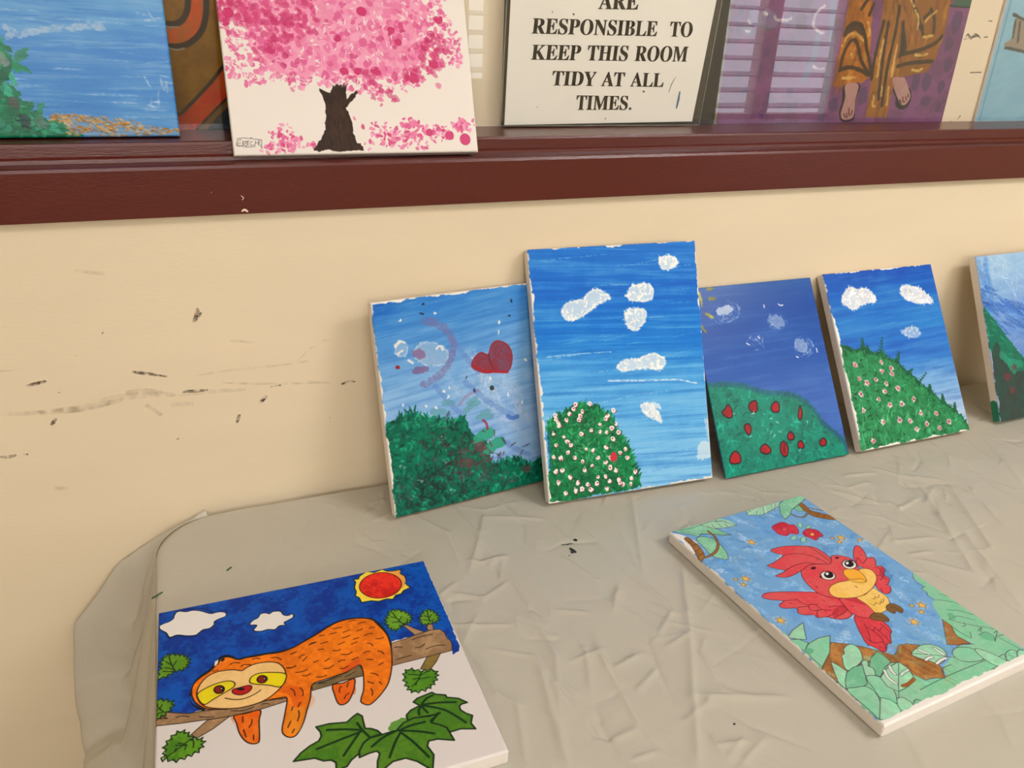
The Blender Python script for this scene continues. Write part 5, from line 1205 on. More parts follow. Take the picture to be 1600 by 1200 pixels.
    'M': (634, '14,0 14,17 34,20 50,24 61,32 69,43 74,58 75,79 75,382 75,396 73,407 71,416 66,423 61,428 53,432 43,435 30,437 15,439 15,455 185,455 317,142 449,455 617,455 617,439 598,436 583,430 573,423 566,412 561,397 560,378 560,85 561,68 562,54 565,43 569,34 574,28 582,23 591,20 602,18 617,17 617,0 396,0 396,17 410,19 423,22 433,25 440,29 446,36 450,44 453,54 454,68 455,83 455,399 288,0 270,0 105,389 105,80 107,57 112,41 120,30 131,23 148,19 169,17 169,0', '17 19 18;17 16 19;16 15 19;15 14 19;14 13 19;13 55 19;55 20 19;20 52 21;52 22 21;52 24 22;24 23 22;52 25 24;52 26 25;12 55 13;52 27 26;11 55 12;10 55 11;52 28 27;9 55 10;20 53 52;51 28 52;51 29 28;8 55 9;8 56 55;54 20 55;7 56 8;51 30 29;54 53 20;51 31 30;50 31 51;7 57 56;6 57 7;50 32 31;49 32 50;5 57 6;5 58 57;48 32 49;48 33 32;47 33 48;47 34 33;4 58 5;4 59 58;46 34 47;46 35 34;3 59 4;3 60 59;45 35 46;45 36 35;44 36 45;2 60 3;44 37 36;2 61 60;43 37 44;43 38 37;1 61 2;42 38 43;1 62 61;42 39 38;0 62 1;0 63 62;41 39 42;41 40 39'),
    'D': (496, '20,0 20,17 39,19 53,23 63,30 69,39 73,54 74,75 74,374 72,397 68,415 61,426 50,433 35,437 15,439 15,455 222,455 296,449 357,429 405,396 440,351 461,295 468,228 441,101 362,25 228,0 222,24 262,30 295,47 319,75 337,115 347,166 351,229 336,342 294,410 223,433 208,432 197,429 190,423 185,415 183,402 182,385 182,72 183,55 185,42 190,34 197,29 208,25', '14 16 15;14 17 16;14 35 17;35 18 17;13 35 14;12 35 13;12 36 35;34 18 35;11 36 12;11 37 36;34 19 18;11 38 37;10 38 11;10 39 38;9 39 10;9 40 39;33 19 34;9 41 40;8 41 9;33 20 19;8 42 41;7 42 8;33 21 20;32 21 33;32 22 21;31 22 32;31 23 22;30 23 31;29 23 30;29 24 23;28 24 29;6 42 7;6 43 42;6 44 43;5 44 6;27 24 28;5 45 44;4 45 5;4 46 45;26 24 27;3 46 4;3 47 46;26 25 24;3 26 47;3 25 26;2 25 3;1 25 2;0 25 1'),
    'Y': (426, '101,0 101,17 122,20 138,24 148,32 155,43 159,59 161,81 161,179 46,387 35,406 24,421 14,429 10,432 5,434 1,435 -4,436 -9,437 -13,438 -13,455 207,455 207,438 195,438 184,437 175,435 167,432 161,428 157,423 156,416 157,409 159,401 164,392 248,226 333,366 342,382 347,396 349,408 343,424 326,435 298,438 295,438 295,455 439,455 439,438 428,435 418,431 409,424 400,416 392,405 383,392 268,203 268,81 269,59 273,43 280,32 291,24 307,20 328,17 328,0', '18 20 19;18 21 20;40 42 41;40 43 42;17 22 18;22 21 18;17 23 22;39 43 40;38 43 39;38 44 43;16 23 17;16 24 23;15 24 16;38 45 44;15 25 24;14 25 15;37 45 38;13 25 14;13 26 25;12 26 13;37 46 45;11 26 12;11 27 26;36 46 37;36 47 46;11 28 27;10 28 11;10 29 28;36 48 47;10 30 29;35 48 36;9 30 10;35 49 48;9 31 30;34 49 35;9 32 31;34 50 49;8 32 9;33 50 34;32 50 33;8 50 32;8 51 50;7 51 8;6 51 7;6 52 51;5 52 6;5 53 52;4 53 5;4 54 53;3 54 4;3 55 54;3 56 55;2 56 3;2 57 56;1 57 2;0 57 1;0 58 57'),
    '.': (250, '89,-9 79,-8 69,-5 60,1 54,10 50,22 48,36 50,51 54,63 60,71 69,77 79,80 89,81 100,80 110,77 119,71 126,63 130,51 132,36 130,22 126,10 119,1 110,-5 100,-8', '11 13 12;10 13 11;10 14 13;9 14 10;9 15 14;8 15 9;8 16 15;8 17 16;7 17 8;7 18 17;6 18 7;5 18 6;5 19 18;4 19 5;4 20 19;3 20 4;3 21 20;2 21 3;2 22 21;1 22 2;1 23 22;0 23 1'),
}


# ------------------------------------------------------------------ materials of the place
M_wall = plain('cream_wall_paint', rgb(223, 207, 178), .42, .025, 3.0, .10, 90, .4, stretch=(1, 1, 5))
M_sill = plain('maroon_gloss_paint', rgb(84, 25, 17), .28, .05, 12, .10, 120, .5, stretch=(1, 6, 6))
M_chip = plain('chipped_undercoat', rgb(226, 206, 186), .6)
M_ceiling = plain('ceiling_white', rgb(236, 232, 222), .8)
M_floor = plain('grey_vinyl_floor', rgb(150, 140, 124), .4, .12, 25)
M_plainwall = plain('room_wall_paint', rgb(226, 210, 178), .5)
M_canvas = plain('primed_canvas', rgb(224, 215, 206), .7, .02, 60, .25, 900)
M_board_edge = plain('painted_board_edge', rgb(52, 74, 140), .6, .2, 40)
M_black = plain('dark_board', rgb(36, 35, 28), .5, .05, 20)
M_paint = paint_material('acrylic_paint', .42)
M_gloss_paint = paint_material('glossy_acrylic_paint', .26)
M_water = paint_material('thin_watercolour_paint', .55)
M_glass = clear_sheet('window_glass')
M_sleeve = clear_sheet('clear_plastic_sleeve', .03, (1, 1, 1))
M_paper = plain('sign_paper', rgb(244, 240, 228), .7, .02, 14)
M_ink = plain('black_print', rgb(14, 14, 14), .6, .05)
M_bluepen = plain('blue_pen', rgb(66, 104, 140), .6, .05)
M_scuff = faint_mark('dark_scuff', rgb(104, 90, 72), .75, 170)
M_rub = faint_mark('grey_rub', rgb(160, 140, 110), .26, 90, .36, .72)
M_table = plain('table_laminate', rgb(170, 160, 140), .4)
M_metal = plain('grey_metal', rgb(120, 120, 118), .35, .04, 20, metal=.8)
M_black_speck = plain('black_paint_fleck', rgb(24, 26, 30), .4)
M_green_speck = plain('green_paint_fleck', rgb(60, 90, 66), .4)
M_cord = plain('white_plastic', rgb(225, 222, 214), .4)


def cloth_material():
    """thin glossy plastic sheet that lets some light through where it hangs free"""
    m, nt, b = new_mat('plastic_tablecloth')
    b.inputs['Roughness'].default_value = .27
    b.inputs['Specular IOR Level'].default_value = .5
    b.inputs['Base Color'].default_value = rgb(204, 198, 183)
    tc = nt.nodes.new('ShaderNodeTexCoord')
    n = nt.nodes.new('ShaderNodeTexNoise')
    n.inputs['Scale'].default_value = 30
    n.inputs['Detail'].default_value = 7
    n.inputs['Distortion'].default_value = 1.4
    nt.links.new(tc.outputs['Object'], n.inputs['Vector'])
    bp = nt.nodes.new('ShaderNodeBump')
    bp.inputs['Strength'].default_value = .3
    bp.inputs['Distance'].default_value = .004
    nt.links.new(n.outputs['Fac'], bp.inputs['Height'])
    nt.links.new(bp.outputs[0], b.inputs['Normal'])
    tl = nt.nodes.new('ShaderNodeBsdfTranslucent')
    tl.inputs['Color'].default_value = rgb(226, 220, 208)
    mx = nt.nodes.new('ShaderNodeMixShader')
    mx.inputs[0].default_value = .22
    out = nt.nodes['Material Output']
    nt.links.new(b.outputs[0], mx.inputs[1])
    nt.links.new(tl.outputs[0], mx.inputs[2])
    nt.links.new(mx.outputs[0], out.inputs[0])
    return m


M_cloth = cloth_material()


def smeared_canvas():
    """primed canvas whose lower end has been painted over in green"""
    m, nt, b = new_mat('primed_canvas_green_end')
    b.inputs['Roughness'].default_value = .6
    tc = nt.nodes.new('ShaderNodeTexCoord')
    sx = nt.nodes.new('ShaderNodeSeparateXYZ')
    nt.links.new(tc.outputs['Object'], sx.inputs[0])
    n = nt.nodes.new('ShaderNodeTexNoise')
    n.inputs['Scale'].default_value = 90
    nt.links.new(tc.outputs['Object'], n.inputs['Vector'])
    ma = nt.nodes.new('ShaderNodeMath'); ma.operation = 'MULTIPLY_ADD'
    ma.inputs[1].default_value = .03; ma.inputs[2].default_value = .018
    nt.links.new(n.outputs['Fac'], ma.inputs[0])
    lt = nt.nodes.new('ShaderNodeMath'); lt.operation = 'LESS_THAN'
    nt.links.new(sx.outputs['Y'], lt.inputs[0]); nt.links.new(ma.outputs[0], lt.inputs[1])
    mx = nt.nodes.new('ShaderNodeMixRGB')
    mx.inputs[1].default_value = rgb(226, 214, 200); mx.inputs[2].default_value = rgb(28, 124, 92)
    nt.links.new(lt.outputs[0], mx.inputs[0]); nt.links.new(mx.outputs[0], b.inputs['Base Color'])
    return m


# ------------------------------------------------------------------ the room
X0, X1, YF, ZC = -2.6, 4.3, -3.6, 2.7
SB, ST, SL = 0.4505 * SC + TZ, 0.5155 * SC + TZ, 0.5385 * SC + TZ     # sill underside, nosing, upper ledge
GY, BY = 0.122 * SC, 0.150 * SC                                       # glass, wall behind the glass
WT = 1.95                                                             # window head
WX0, WX1 = -1.5, 2.3


def struct(o):
    o['kind'] = 'structure'
    return o


struct(box_obj('floor', (X0, YF, -.1), (X1, .3, 0), M_floor))
struct(box_obj('ceiling', (X0, YF, ZC), (X1, .3, ZC + .1), M_ceiling))
struct(box_obj('wall_left', (X0 - .1, YF, 0), (X0, .3, ZC), M_plainwall))
struct(box_obj('wall_right', (X1, YF, 0), (X1 + .1, .3, ZC), M_plainwall))


def ribbon(bm, pts, w, mi, taper=False):
    """thin painted stroke, pts already 3D, lying in a plane; width measured in that plane"""
    pts = [Vector(p) for p in pts]
    return pts, w, mi


def ribbon_in(bm, P, wdir, w, mi, w1=None):
    rows = []
    n = len(P)
    for i, p in enumerate(P):
        d = (P[min(i + 1, n - 1)] - P[max(i - 1, 0)]).normalized()
        s = wdir.cross(d).normalized()
        k = i / max(n - 1, 1)
        ww = (w + ((w1 if w1 is not None else w) - w) * k) * .5 * (0.35 + 0.65 * math.sin(math.pi * (0.12 + 0.76 * k)))
        rows.append((bm.verts.new(p + s * ww), bm.verts.new(p - s * ww)))
    for a, b in zip(rows, rows[1:]):
        f = bm.faces.new((a[0], a[1], b[1], b[0])); f.material_index = mi


def on_wall(s, y=-0.0004):
    q = curve(D(s), False, 5) if len(D(s)) > 2 else D(s)
    return [Vector(((x / 1000 - 1) * SC, y, (1 - z / 1000) * SC + TZ)) for x, z in q]


bm = bmesh.new()
add_box(bm, (X0, 0, 0), (X1, .3, SB), 0)
NY = Vector((0, -1, 0))
for s in "516,767 528,765 540,763;522,766 534,764;645,763 662,768 675,772;705,802 719,803 739,804;930,821 940,819 948,817;466,867 476,868 485,867;493,867 499,868;732,699 737,688 740,679;734,698 742,689;733,694 744,686;807,836 815,828 819,824;811,834 819,827;772,864 776,855 778,849;534,829 538,824 542,819;675,772 688,776".split(';'):
    ribbon_in(bm, on_wall(s), NY, .0038, 1)
for s in "736,695 741,683;826,811 841,810;952,819 940,819".split(';'):
    ribbon_in(bm, on_wall(s), NY, .0028, 1)
for s, w in zip("478,803 514,807 571,807;523,808 571,809 627,803;598,801 644,799 691,804;632,794 658,795 684,804;684,805 740,807 791,810;520,806 570,811 610,807;686,820 717,822;868,775 885,758 897,753;521,927 537,930;490,742 517,744;759,795 813,804 913,816;599,615 633,622;881,809 909,815;655,815 673,835;726,779 779,777 834,778 884,776;777,732 791,734 807,738;905,746 920,746".split(';'),
                 (.005, .008, .008, .008, .005, .005, .008, .002, .008, .003, .003, .006, .003, .008, .003, .003, .003)):
    ribbon_in(bm, on_wall(s), NY, w, 2)
for s in "617,702 618,703;547,614 547,614;552,781 552,782;636,934 636,935;689,875 690,877;909,875 910,875;582,731 582,732".split(';'):
    ribbon_in(bm, on_wall(s), NY, .005, 1)
struct(mesh_obj('wall_back', bm, [M_wall, M_scuff, M_rub]))

bm = bmesh.new()
add_box(bm, (X0, BY, SB), (X1, .3, ZC), 0)
for s in "2228,305 2234,295 2246,302 2254,294 2272,301;2231,303 2248,299 2267,297;2280,299 2291,298;2279,269 2294,269;2265,458 2272,449;2244,463 2250,461;2267,366 2300,365".split(';'):
    ribbon_in(bm, on_wall(s, BY - .0004), NY, .0035, 1)
struct(mesh_obj('wall_alcove', bm, [M_wall, M_scuff]))
bm = bmesh.new()
add_box(bm, (X0, 0, SB), (WX0, BY, ZC)); add_box(bm, (WX1, 0, SB), (X1, BY, ZC)); add_box(bm, (WX0, 0, WT), (WX1, BY, ZC))
struct(mesh_obj('wall_upper', bm, M_wall))

# window: maroon rail with its stepped ledge, frame and a large clear pane
win1 = struct(empty('window_1', loc=(0.3, GY, SL)))
bm = bmesh.new()
f = -.012 * SC
prof = [(f, SB), (f, ST - .004), (f + .0012, ST - .0012), (f + .004, ST), (.0190, ST - .0006), (.0200, ST + .0030), (.0225, ST + .0046), (.0240, ST + .0050), (.0248, SL - .003), (.0256, SL - .0008), (.0280, SL), (BY, SL), (BY, SB)]
add_prism(bm, prof, WX0 - .06, WX1 + .06)
for s, w in zip("810,546 814,544 818,547;811,525 814,528 812,531;775,519 775,520".split(';'), (.0022, .0008, .0008)):
    ribbon_in(bm, on_wall(s, f - .0003), NY, w, 1)
rail = mesh_obj('sill_rail', bm, [M_sill, M_chip], win1)
rail.matrix_parent_inverse = win1.matrix_world.inverted() if False else Matrix.Translation((-.3, -GY, -SL))
bm = bmesh.new()
add_box(bm, (WX0 - .05, f, ST), (WX0, BY, WT + .05), 0, .002); add_box(bm, (WX1, f, ST), (WX1 + .05, BY, WT + .05), 0, .002); add_box(bm, (WX0, f, WT), (WX1, BY, WT + .05), 0, .002)
fr = mesh_obj('window_frame', bm, M_sill, win1)
fr.matrix_parent_inverse = Matrix.Translation((-.3, -GY, -SL))
pane = box_obj('glass_pane', (WX0, GY, SL - .004), (WX1, GY + .003, WT), M_glass, win1)
pane.matrix_parent_inverse = Matrix.Translation((-.3, -GY, -SL))

# far wall with two louvred windows that the glass mirrors
wins = [(1.38, 1.56), (3.12, 4.12)]
WZ0, WZ1 = 0.72, 2.1
bm = bmesh.new()
xs = [X0] + [v for w_ in wins for v in w_] + [X1]
for i in range(0, len(xs), 2):
    if i == 0:      # left of the louvred windows: opening for the added fill window
        hx0, hx1, hz0, hz1 = -1.7, .5, 1.55, 2.45
        add_box(bm, (xs[0], YF - .1, 0), (hx0, YF, ZC)); add_box(bm, (hx1, YF - .1, 0), (xs[1], YF, ZC))
        add_box(bm, (hx0, YF - .1, 0), (hx1, YF, hz0)); add_box(bm, (hx0, YF - .1, hz1), (hx1, YF, ZC))
        continue
    add_box(bm, (xs[i], YF - .1, 0), (xs[i + 1], YF, ZC))
for w_ in wins:
    add_box(bm, (w_[0], YF - .1, 0), (w_[1], YF, WZ0 if w_[0] > 2 else .95)); add_box(bm, (w_[0], YF - .1, WZ1), (w_[1], YF, ZC))
struct(mesh_obj('wall_front', bm, M_plainwall))
M_day = emitter('overcast_sky_beyond', (.86, .93, 1.0), DAYLIGHT)
M_slat = plain('white_slat', rgb(228, 230, 232), .4)
for i, (a0, a1) in enumerate(wins):
    wn = struct(empty('window_%d' % (i + 2), loc=((a0 + a1) / 2, YF, WZ0)))
    inv = Matrix.Translation((-(a0 + a1) / 2, -YF, -WZ0))
    bm = bmesh.new()
    cols = [(a0, a1)] if i == 0 else [(a0, a0 + .36), (a0 + .42, a1)]
    for c0, c1 in cols:
        add_box(bm, (c0, YF - .09, WZ0), (c0 + .03, YF, WZ1)); add_box(bm, (c1 - .03, YF - .09, WZ0), (c1, YF, WZ1))
    add_box(bm, (a0, YF - .09, WZ0), (a1, YF, WZ0 + .03)); add_box(bm, (a0, YF - .09, WZ1 - .03), (a1, YF, WZ1))
    if len(cols) > 1: add_box(bm, (cols[0][1], YF - .09, WZ0), (cols[1][0], YF, WZ1))
    o = mesh_obj('window_frame', bm, M_plainwall, wn); o.matrix_parent_inverse = inv
    bm = bmesh.new()
    for c0, c1 in cols:
        z = WZ0 + .05
        while z < WZ1 - .06:
            m = Matrix.Translation(((c0 + c1) / 2, YF - .045, z + .03)) @ Matrix.Rotation(math.radians(-14), 4, 'X')
            r = bmesh.ops.create_cube(bm, size=1.0, matrix=m @ Matrix.Diagonal((c1 - c0 - .06, .085, .006, 1)))
            z += .10
    o = mesh_obj('louvre_slats', bm, M_slat, wn); o.matrix_parent_inverse = inv
    o = box_obj('sky_pane', (a0, YF - .10, WZ0), (a1, YF - .095, WZ1), M_day, wn); o.matrix_parent_inverse = inv

wn = struct(empty('window_4', loc=((hx0 + hx1) / 2, YF, hz0)))  # unseen glowing window, added to light the picture wall from the front
inv = Matrix.Translation((-(hx0 + hx1) / 2, -YF, -hz0))
bm = bmesh.new()
for q in range(4):
    x = hx0 + (hx1 - hx0 - .05) * q / 3
    add_box(bm, (x, YF - .08, hz0), (x + .05, YF, hz1))
add_box(bm, (hx0, YF - .08, hz0), (hx1, YF, hz0 + .05)); add_box(bm, (hx0, YF - .08, hz1 - .05), (hx1, YF, hz1))
o = mesh_obj('window_frame', bm, M_plainwall, wn); o.matrix_parent_inverse = inv
o = box_obj('sky_pane', (hx0, YF - .09, hz0), (hx1, YF - .085, hz1), emitter('fill_window_glow', (1.0, .97, .93), FILL_DAYLIGHT), wn); o.matrix_parent_inverse = inv

# ceiling lamps
for i, (lx, ly, sx, sy, st) in enumerate(LAMPS):
    lt = empty('ceiling_light', loc=(lx, ly, ZC))
    tag(lt, ['square ceiling light to the right of the wall window', 'square ceiling light above the left end of the table', 'square ceiling light in the middle of the room', 'square ceiling light in the far right of the room'][i], 'ceiling light', 'square ceiling lights')
    bm = bmesh.new()
    for lo, hi in (((-sx / 2 - .03, -sy / 2 - .03, -.05), (sx / 2 + .03, -sy / 2, 0)), ((-sx / 2 - .03, sy / 2, -.05), (sx / 2 + .03, sy / 2 + .03, 0)), ((-sx / 2 - .03, -sy / 2, -.05), (-sx / 2, sy / 2, 0)), ((sx / 2, -sy / 2, -.05), (sx / 2 + .03, sy / 2, 0))):
        add_box(bm, lo, hi)
    mesh_obj('lamp_frame', bm, M_cord, lt)
    box_obj('diffuser', (-sx / 2, -sy / 2, -.045), (sx / 2, sy / 2, -.02), emitter('lamp_diffuser', LAMP_COLOR, st), lt)

# ------------------------------------------------------------------ table and its plastic cloth (plan units until W)
TX1, TYF = 1.95, -1.0
tb = empty('table', loc=W((-.358 + TX1) / 2, (TYF - .02) / 2, 0) - Vector((0, 0, TZ)))
tag(tb, 'long table against the cream wall, covered by a plastic tablecloth', 'table')
tinv = Matrix.Translation(-tb.location)


def left_edge(y):
    if y > -.103:
        return -.283 - .075 * math.sqrt(max(0, 1 - ((y + .103) / .085) ** 2))
    return -.358


bm = bmesh.new()
out = [W(left_edge(y) + .012, y, -.0150) for y in np.linspace(-.0225, -.103, 12)] + [W(-.346, TYF + .012, -.0150), W(TX1 - .012, TYF + .012, -.0150), W(TX1 - .012, -.0225, -.0150)]
top = [bm.verts.new(p) for p in out]
bot = [bm.verts.new(p - Vector((0, 0, .028))) for p in out]
bm.faces.new(top); bm.faces.new(list(reversed(bot)))
for i in range(len(out)):
    j = (i + 1) % len(out)
    bm.faces.new((top[j], top[i], bot[i], bot[j]))
bmesh.ops.recalc_face_normals(bm, faces=bm.faces[:])
o = mesh_obj('table_top', bm, M_table, tb); o.matrix_parent_inverse = tinv
for lx, ly in ((-.27, -.12), (-.27, -.9), (1.8, -.12), (1.8, -.9)):
    bm = bmesh.new()
    p = W(lx, ly, 0)
    add_cyl(bm, (p.x, p.y, 0), .017, TZ - .034)
    o = mesh_obj('leg', bm, M_metal, tb, True); o.matrix_parent_inverse = tinv

CREASES = []
for s, wd, am in [(q, .0045, 1.0) for q in "1345,354 1291,452 1217,577 1169,659;1044,280 1094,192 1113,151;1067,475 1053,541 1039,615;1218,576 1322,617".split(';')] + \
                 [(q, .0035, .8) for q in "1362,174 1317,275 1272,370;1104,259 1080,310;1009,312 1046,336 1090,313;1118,159 1199,194;1075,377 1067,413;1197,419 1232,368;1155,444 1141,510;1230,475 1268,444 1253,418;1094,599 1130,594;1104,629 1137,628;1126,389 1166,409;1242,243 1253,323;1241,118 1268,173;1026,291 987,315;1030,361 995,405;1181,286 1205,347;997,597 1022,507;1227,497 1271,485;1104,479 1161,473;1156,548 1201,523;1196,643 1237,651;1210,674 1260,652;1151,505 1197,495;1100,551 1132,463;1091,532 1079,504".split(';')] + \
                 [(q, .0042, 1.0) for q in "1865,291 1810,390 1767,463 1730,523;2108,232 2039,361;1694,271 1752,337;1908,318 1861,402 1809,491".split(';')] + \
                 [(q, .0035, .8) for q in "1847,272 1906,304;1818,230 1865,291;1710,383 1684,420 1752,433;1632,392 1610,433;1718,460 1673,454;1996,240 1951,287;1615,470 1669,498;1820,337 1764,352 1758,328;1796,438 1864,430;1915,380 1886,448;1873,318 1814,358;1747,239 1813,248".split(';')] + \
                 [(q, .0045, .9) for q in "1097,308 1094,463 1038,601;1149,459 1134,610;1070,499 1077,552;1678,463 1740,531;1815,423 1730,600;991,88 1046,179 1040,258;1072,96 1093,245".split(';')]:
    d = D(s)
    CREASES.append((np.stack([d[:, 0] / 1000 - 1, -d[:, 1] / 1000], 1), wd, am))
rng = np.random.default_rng(5)
for i in range(620):
    c = np.array([rng.uniform(-.25, 1.9), rng.uniform(-.98, -.04)])
    an = rng.normal(.2, 1.0) if rng.random() < .5 else rng.normal(1.5, .5)
    L = rng.uniform(.018, .11)
    d = np.array([math.cos(an), math.sin(an)]) * L / 2
    m = c + rng.normal(0, .008, 2)
    CREASES.append((np.array([c - d, m, c + d]), rng.uniform(.0018, .0042), rng.uniform(.2, .7) * (1 if rng.random() < .6 else -1)))


def crease_height(x, y):
    h = np.zeros(x.shape)
    for p, wd, am in CREASES:
        for i in range(len(p) - 1):
            a, b = p[i], p[i + 1]
            lo = np.minimum(a, b) - 5 * wd; hi = np.maximum(a, b) + 5 * wd
            k = np.where((x > lo[0]) & (x < hi[0]) & (y > lo[1]) & (y < hi[1]))
            if not len(k[0]): continue
            X = x[k] - a[0]; Y = y[k] - a[1]
            d = b - a; LL = d @ d
            t = np.clip((X * d[0] + Y * d[1]) / LL, 0, 1)
            r = np.hypot(X - t * d[0], Y - t * d[1]) / wd
            side = np.sign(X * d[1] - Y * d[0])
            e = 1.0
            if i == 0: e = np.clip(t * 4 + .25, 0, 1) * e
            if i == len(p) - 2: e = np.clip((1 - t) * 4 + .25, 0, 1) * e
            h[k] += am * e * np.exp(-r * 1.1) * (1 + .35 * side * np.minimum(r, 1))
    return h


NXC, NYC = 900, 390
ysg = np.linspace(-.018, TYF, NYC)
V = np.zeros((NYC, NXC, 3))
for j, y in enumerate(ysg):
    V[j, :, 0] = np.linspace(left_edge(y), TX1, NXC)
    V[j, :, 1] = y
hh = crease_height(V[..., 0], V[..., 1]) * .0031
soft = noise2(NYC, NXC, 37, 37, 3, 77) - .5
soft2 = noise2(NYC, NXC, 85, 42, 2, 78) - .5
hh = hh + soft * .0030 + soft2 * .0022 - .0032
hh = np.minimum(hh, 0.0004 - np.maximum(0, 0) * hh)
hh = np.maximum(hh, -.0085)
# lies flat under the weight of the two pictures
dl = V[..., 0] - np.array([left_edge(y) for y in ysg])[:, None]
for nm, (fx, fy, fa, fw, fd, ft) in FLAT.items():
    ux = (V[..., 0] - fx) * math.cos(fa) + (V[..., 1] - fy) * math.sin(fa)
    vy = (V[..., 0] - fx) * math.sin(fa) - (V[..., 1] - fy) * math.cos(fa)
    ins = np.clip(np.minimum(np.minimum(ux, fw - ux), np.minimum(vy, fd - vy)) / .008 + .2, 0, 1)
    hh = np.where(ins > 0, hh * (1 - ins) - .0004 * ins, hh)
hh = hh - .004 * np.exp(-np.maximum(dl, 0) / .006)
V[..., 2] = hh
# hanging left side: E = table edge, O = outer fold, L = lower edge
arc = np.concatenate([np.linspace(0, 1, 40)[:-1], 1 + np.linspace(0, 1, 180)])
keyS = [0, .18, .42, .7, 1.0, 1.07, 1.17, 1.4, 2.0]
keyO = np.array([(-.288, -.010, .002), (-.345, -.006, -.028), (-.4185, -.006, -.074), (-.4932, -.008, -.183), (-.500, -.035, -.300), (-.490, -.110, -.345), (-.470, -.205, -.370), (-.436, -.43, -.400), (-.430, -1.0, -.420)])
keyL = np.array([(-.292, -.008, -.02), (-.352, -.005, -.10), (-.425, -.005, -.22), (-.500, -.006, -.40), (-.505, -.03, -.56), (-.480, -.110, -.60), (-.455, -.205, -.62), (-.425, -.43, -.64), (-.42, -1.0, -.65)])
rows = []
NT, NL = 44, 20
S = np.zeros((len(arc), NT + NL, 3))
wr = noise2(len(arc), NT + NL, 7, 34, 2, 91) - .5
wr2 = noise2(len(arc), NT + NL, 3.6, 20, 2, 92) - .5
wr3 = noise2(len(arc), NT + NL, 11, 26, 2, 93) - .5
for i, s in enumerate(arc):
    y = -.018 - .085 * math.sin(s * math.pi / 2) if s <= 1 else -.103 + (s - 1) * (TYF + .103)
    E = np.array([left_edge(y), y, -.0055])
    O = np.array([np.interp(s, keyS, keyO[:, k]) for k in range(3)])
    L = np.array([np.interp(s, keyS, keyL[:, k]) for k in range(3)])
    ln = np.linalg.norm(O - E)
    nrm = np.array([-(O - E)[2], 0, (O - E)[0]]); nrm = nrm / max(np.linalg.norm(nrm), 1e-6)
    if nrm[0] > 0: nrm = -nrm
    for t in range(NT):
        u = t / (NT - 1)
        P = E * (1 - u) + O * u
        k = math.sin(math.pi * min(1, u / .84))
        P[2] -= ln * .26 * k * k
        P = P + nrm * ln * .07 * math.exp(-((u - .9) / .09) ** 2)
        P = P + nrm * (wr[i, t] * .09 + wr2[i, t] * .05 - (abs(wr3[i, t]) - .12) * .14) * ln * math.sin(math.pi * u)
        S[i, t] = P
    for t in range(NL):
        u = (t + 1) / NL
        P = O * (1 - u) + L * u
        P = P + np.array([-1, 0, 0]) * (wr[i, NT + t] * .03 + wr2[i, NT + t] * .02 - abs(wr3[i, NT + t]) * .03) * min(1, ln / .2)
        S[i, NT + t] = P
S[..., 1] = np.minimum(S[..., 1], -.004)
me = bpy.data.meshes.new('tablecloth')
va = np.concatenate([V.reshape(-1, 3), S.reshape(-1, 3)])
co = np.stack([va[:, 0] * SC, va[:, 1] * SC, va[:, 2] * SC + TZ], 1)
ia = np.arange(NYC * NXC).reshape(NYC, NXC)
fa = np.stack([ia[:-1, :-1], ia[1:, :-1], ia[1:, 1:], ia[:-1, 1:]], -1).reshape(-1, 4)
ib = np.arange(S.shape[0] * S.shape[1]).reshape(S.shape[0], S.shape[1]) + NYC * NXC
fb = np.stack([ib[:-1, :-1], ib[:-1, 1:], ib[1:, 1:], ib[1:, :-1]], -1).reshape(-1, 4)
# front and right hems
hem = []
nb = len(co)
extra = []
for line, dv in ((ia[-1], Vector((0, -.012, -.22))), (ia[:, -1], Vector((.012, 0, -.22)))):
    prev = line
    for k in range(1, 7):
        base = nb + len(extra)
        for q, vi in enumerate(line):
            sw = .006 * math.sin(q * .11) * (k / 6)
            p = co[vi] + np.array(dv) * (k / 6) + np.array((dv[0] > 0, dv[1] < 0, 0)) * sw
            extra.append(p)
        cur = np.arange(base, base + len(line))
        hem.append(np.stack([prev[:-1], cur[:-1], cur[1:], prev[1:]], -1))
        prev = cur
co = np.concatenate([co, np.array(extra)])
faces = np.concatenate([fa, fb] + hem)
marks_v, marks_f, marks_m = [], [], []


def fleck(s, w, mi):
    P = [np.array(((x / 1000 - 1), -y / 1000)) for x, y in (curve(D(s), False, 4) if len(D(s)) > 2 else D(s))]
    n = len(P)
    for i in range(n):
        d = P[min(i + 1, n - 1)] - P[max(i - 1, 0)]; d = d / max(np.linalg.norm(d), 1e-9)
        k = i / (n - 1)
        ww = w * .5 * (.4 + .6 * math.sin(math.pi * (.15 + .7 * k)))
        for sg in (1, -1):
            q = P[i] + np.array((-d[1], d[0])) * ww * sg
            j = int(np.argmin(np.abs(ysg - q[1]))); xr = V[j, :, 0]; ii = int(np.argmin(np.abs(xr - q[0])))
            zz = max(V[max(j - 1, 0):j + 2, max(ii - 1, 0):ii + 2, 2].max(), V[j, ii, 2]) + .0004
            marks_v.append((q[0] * SC, q[1] * SC, zz * SC + TZ))
    b0 = len(marks_v) - 2 * n
    for i in range(n - 1):
        marks_f.append((b0 + 2 * i, b0 + 2 * i + 1, b0 + 2 * i + 3, b0 + 2 * i + 2)); marks_m.append(mi)


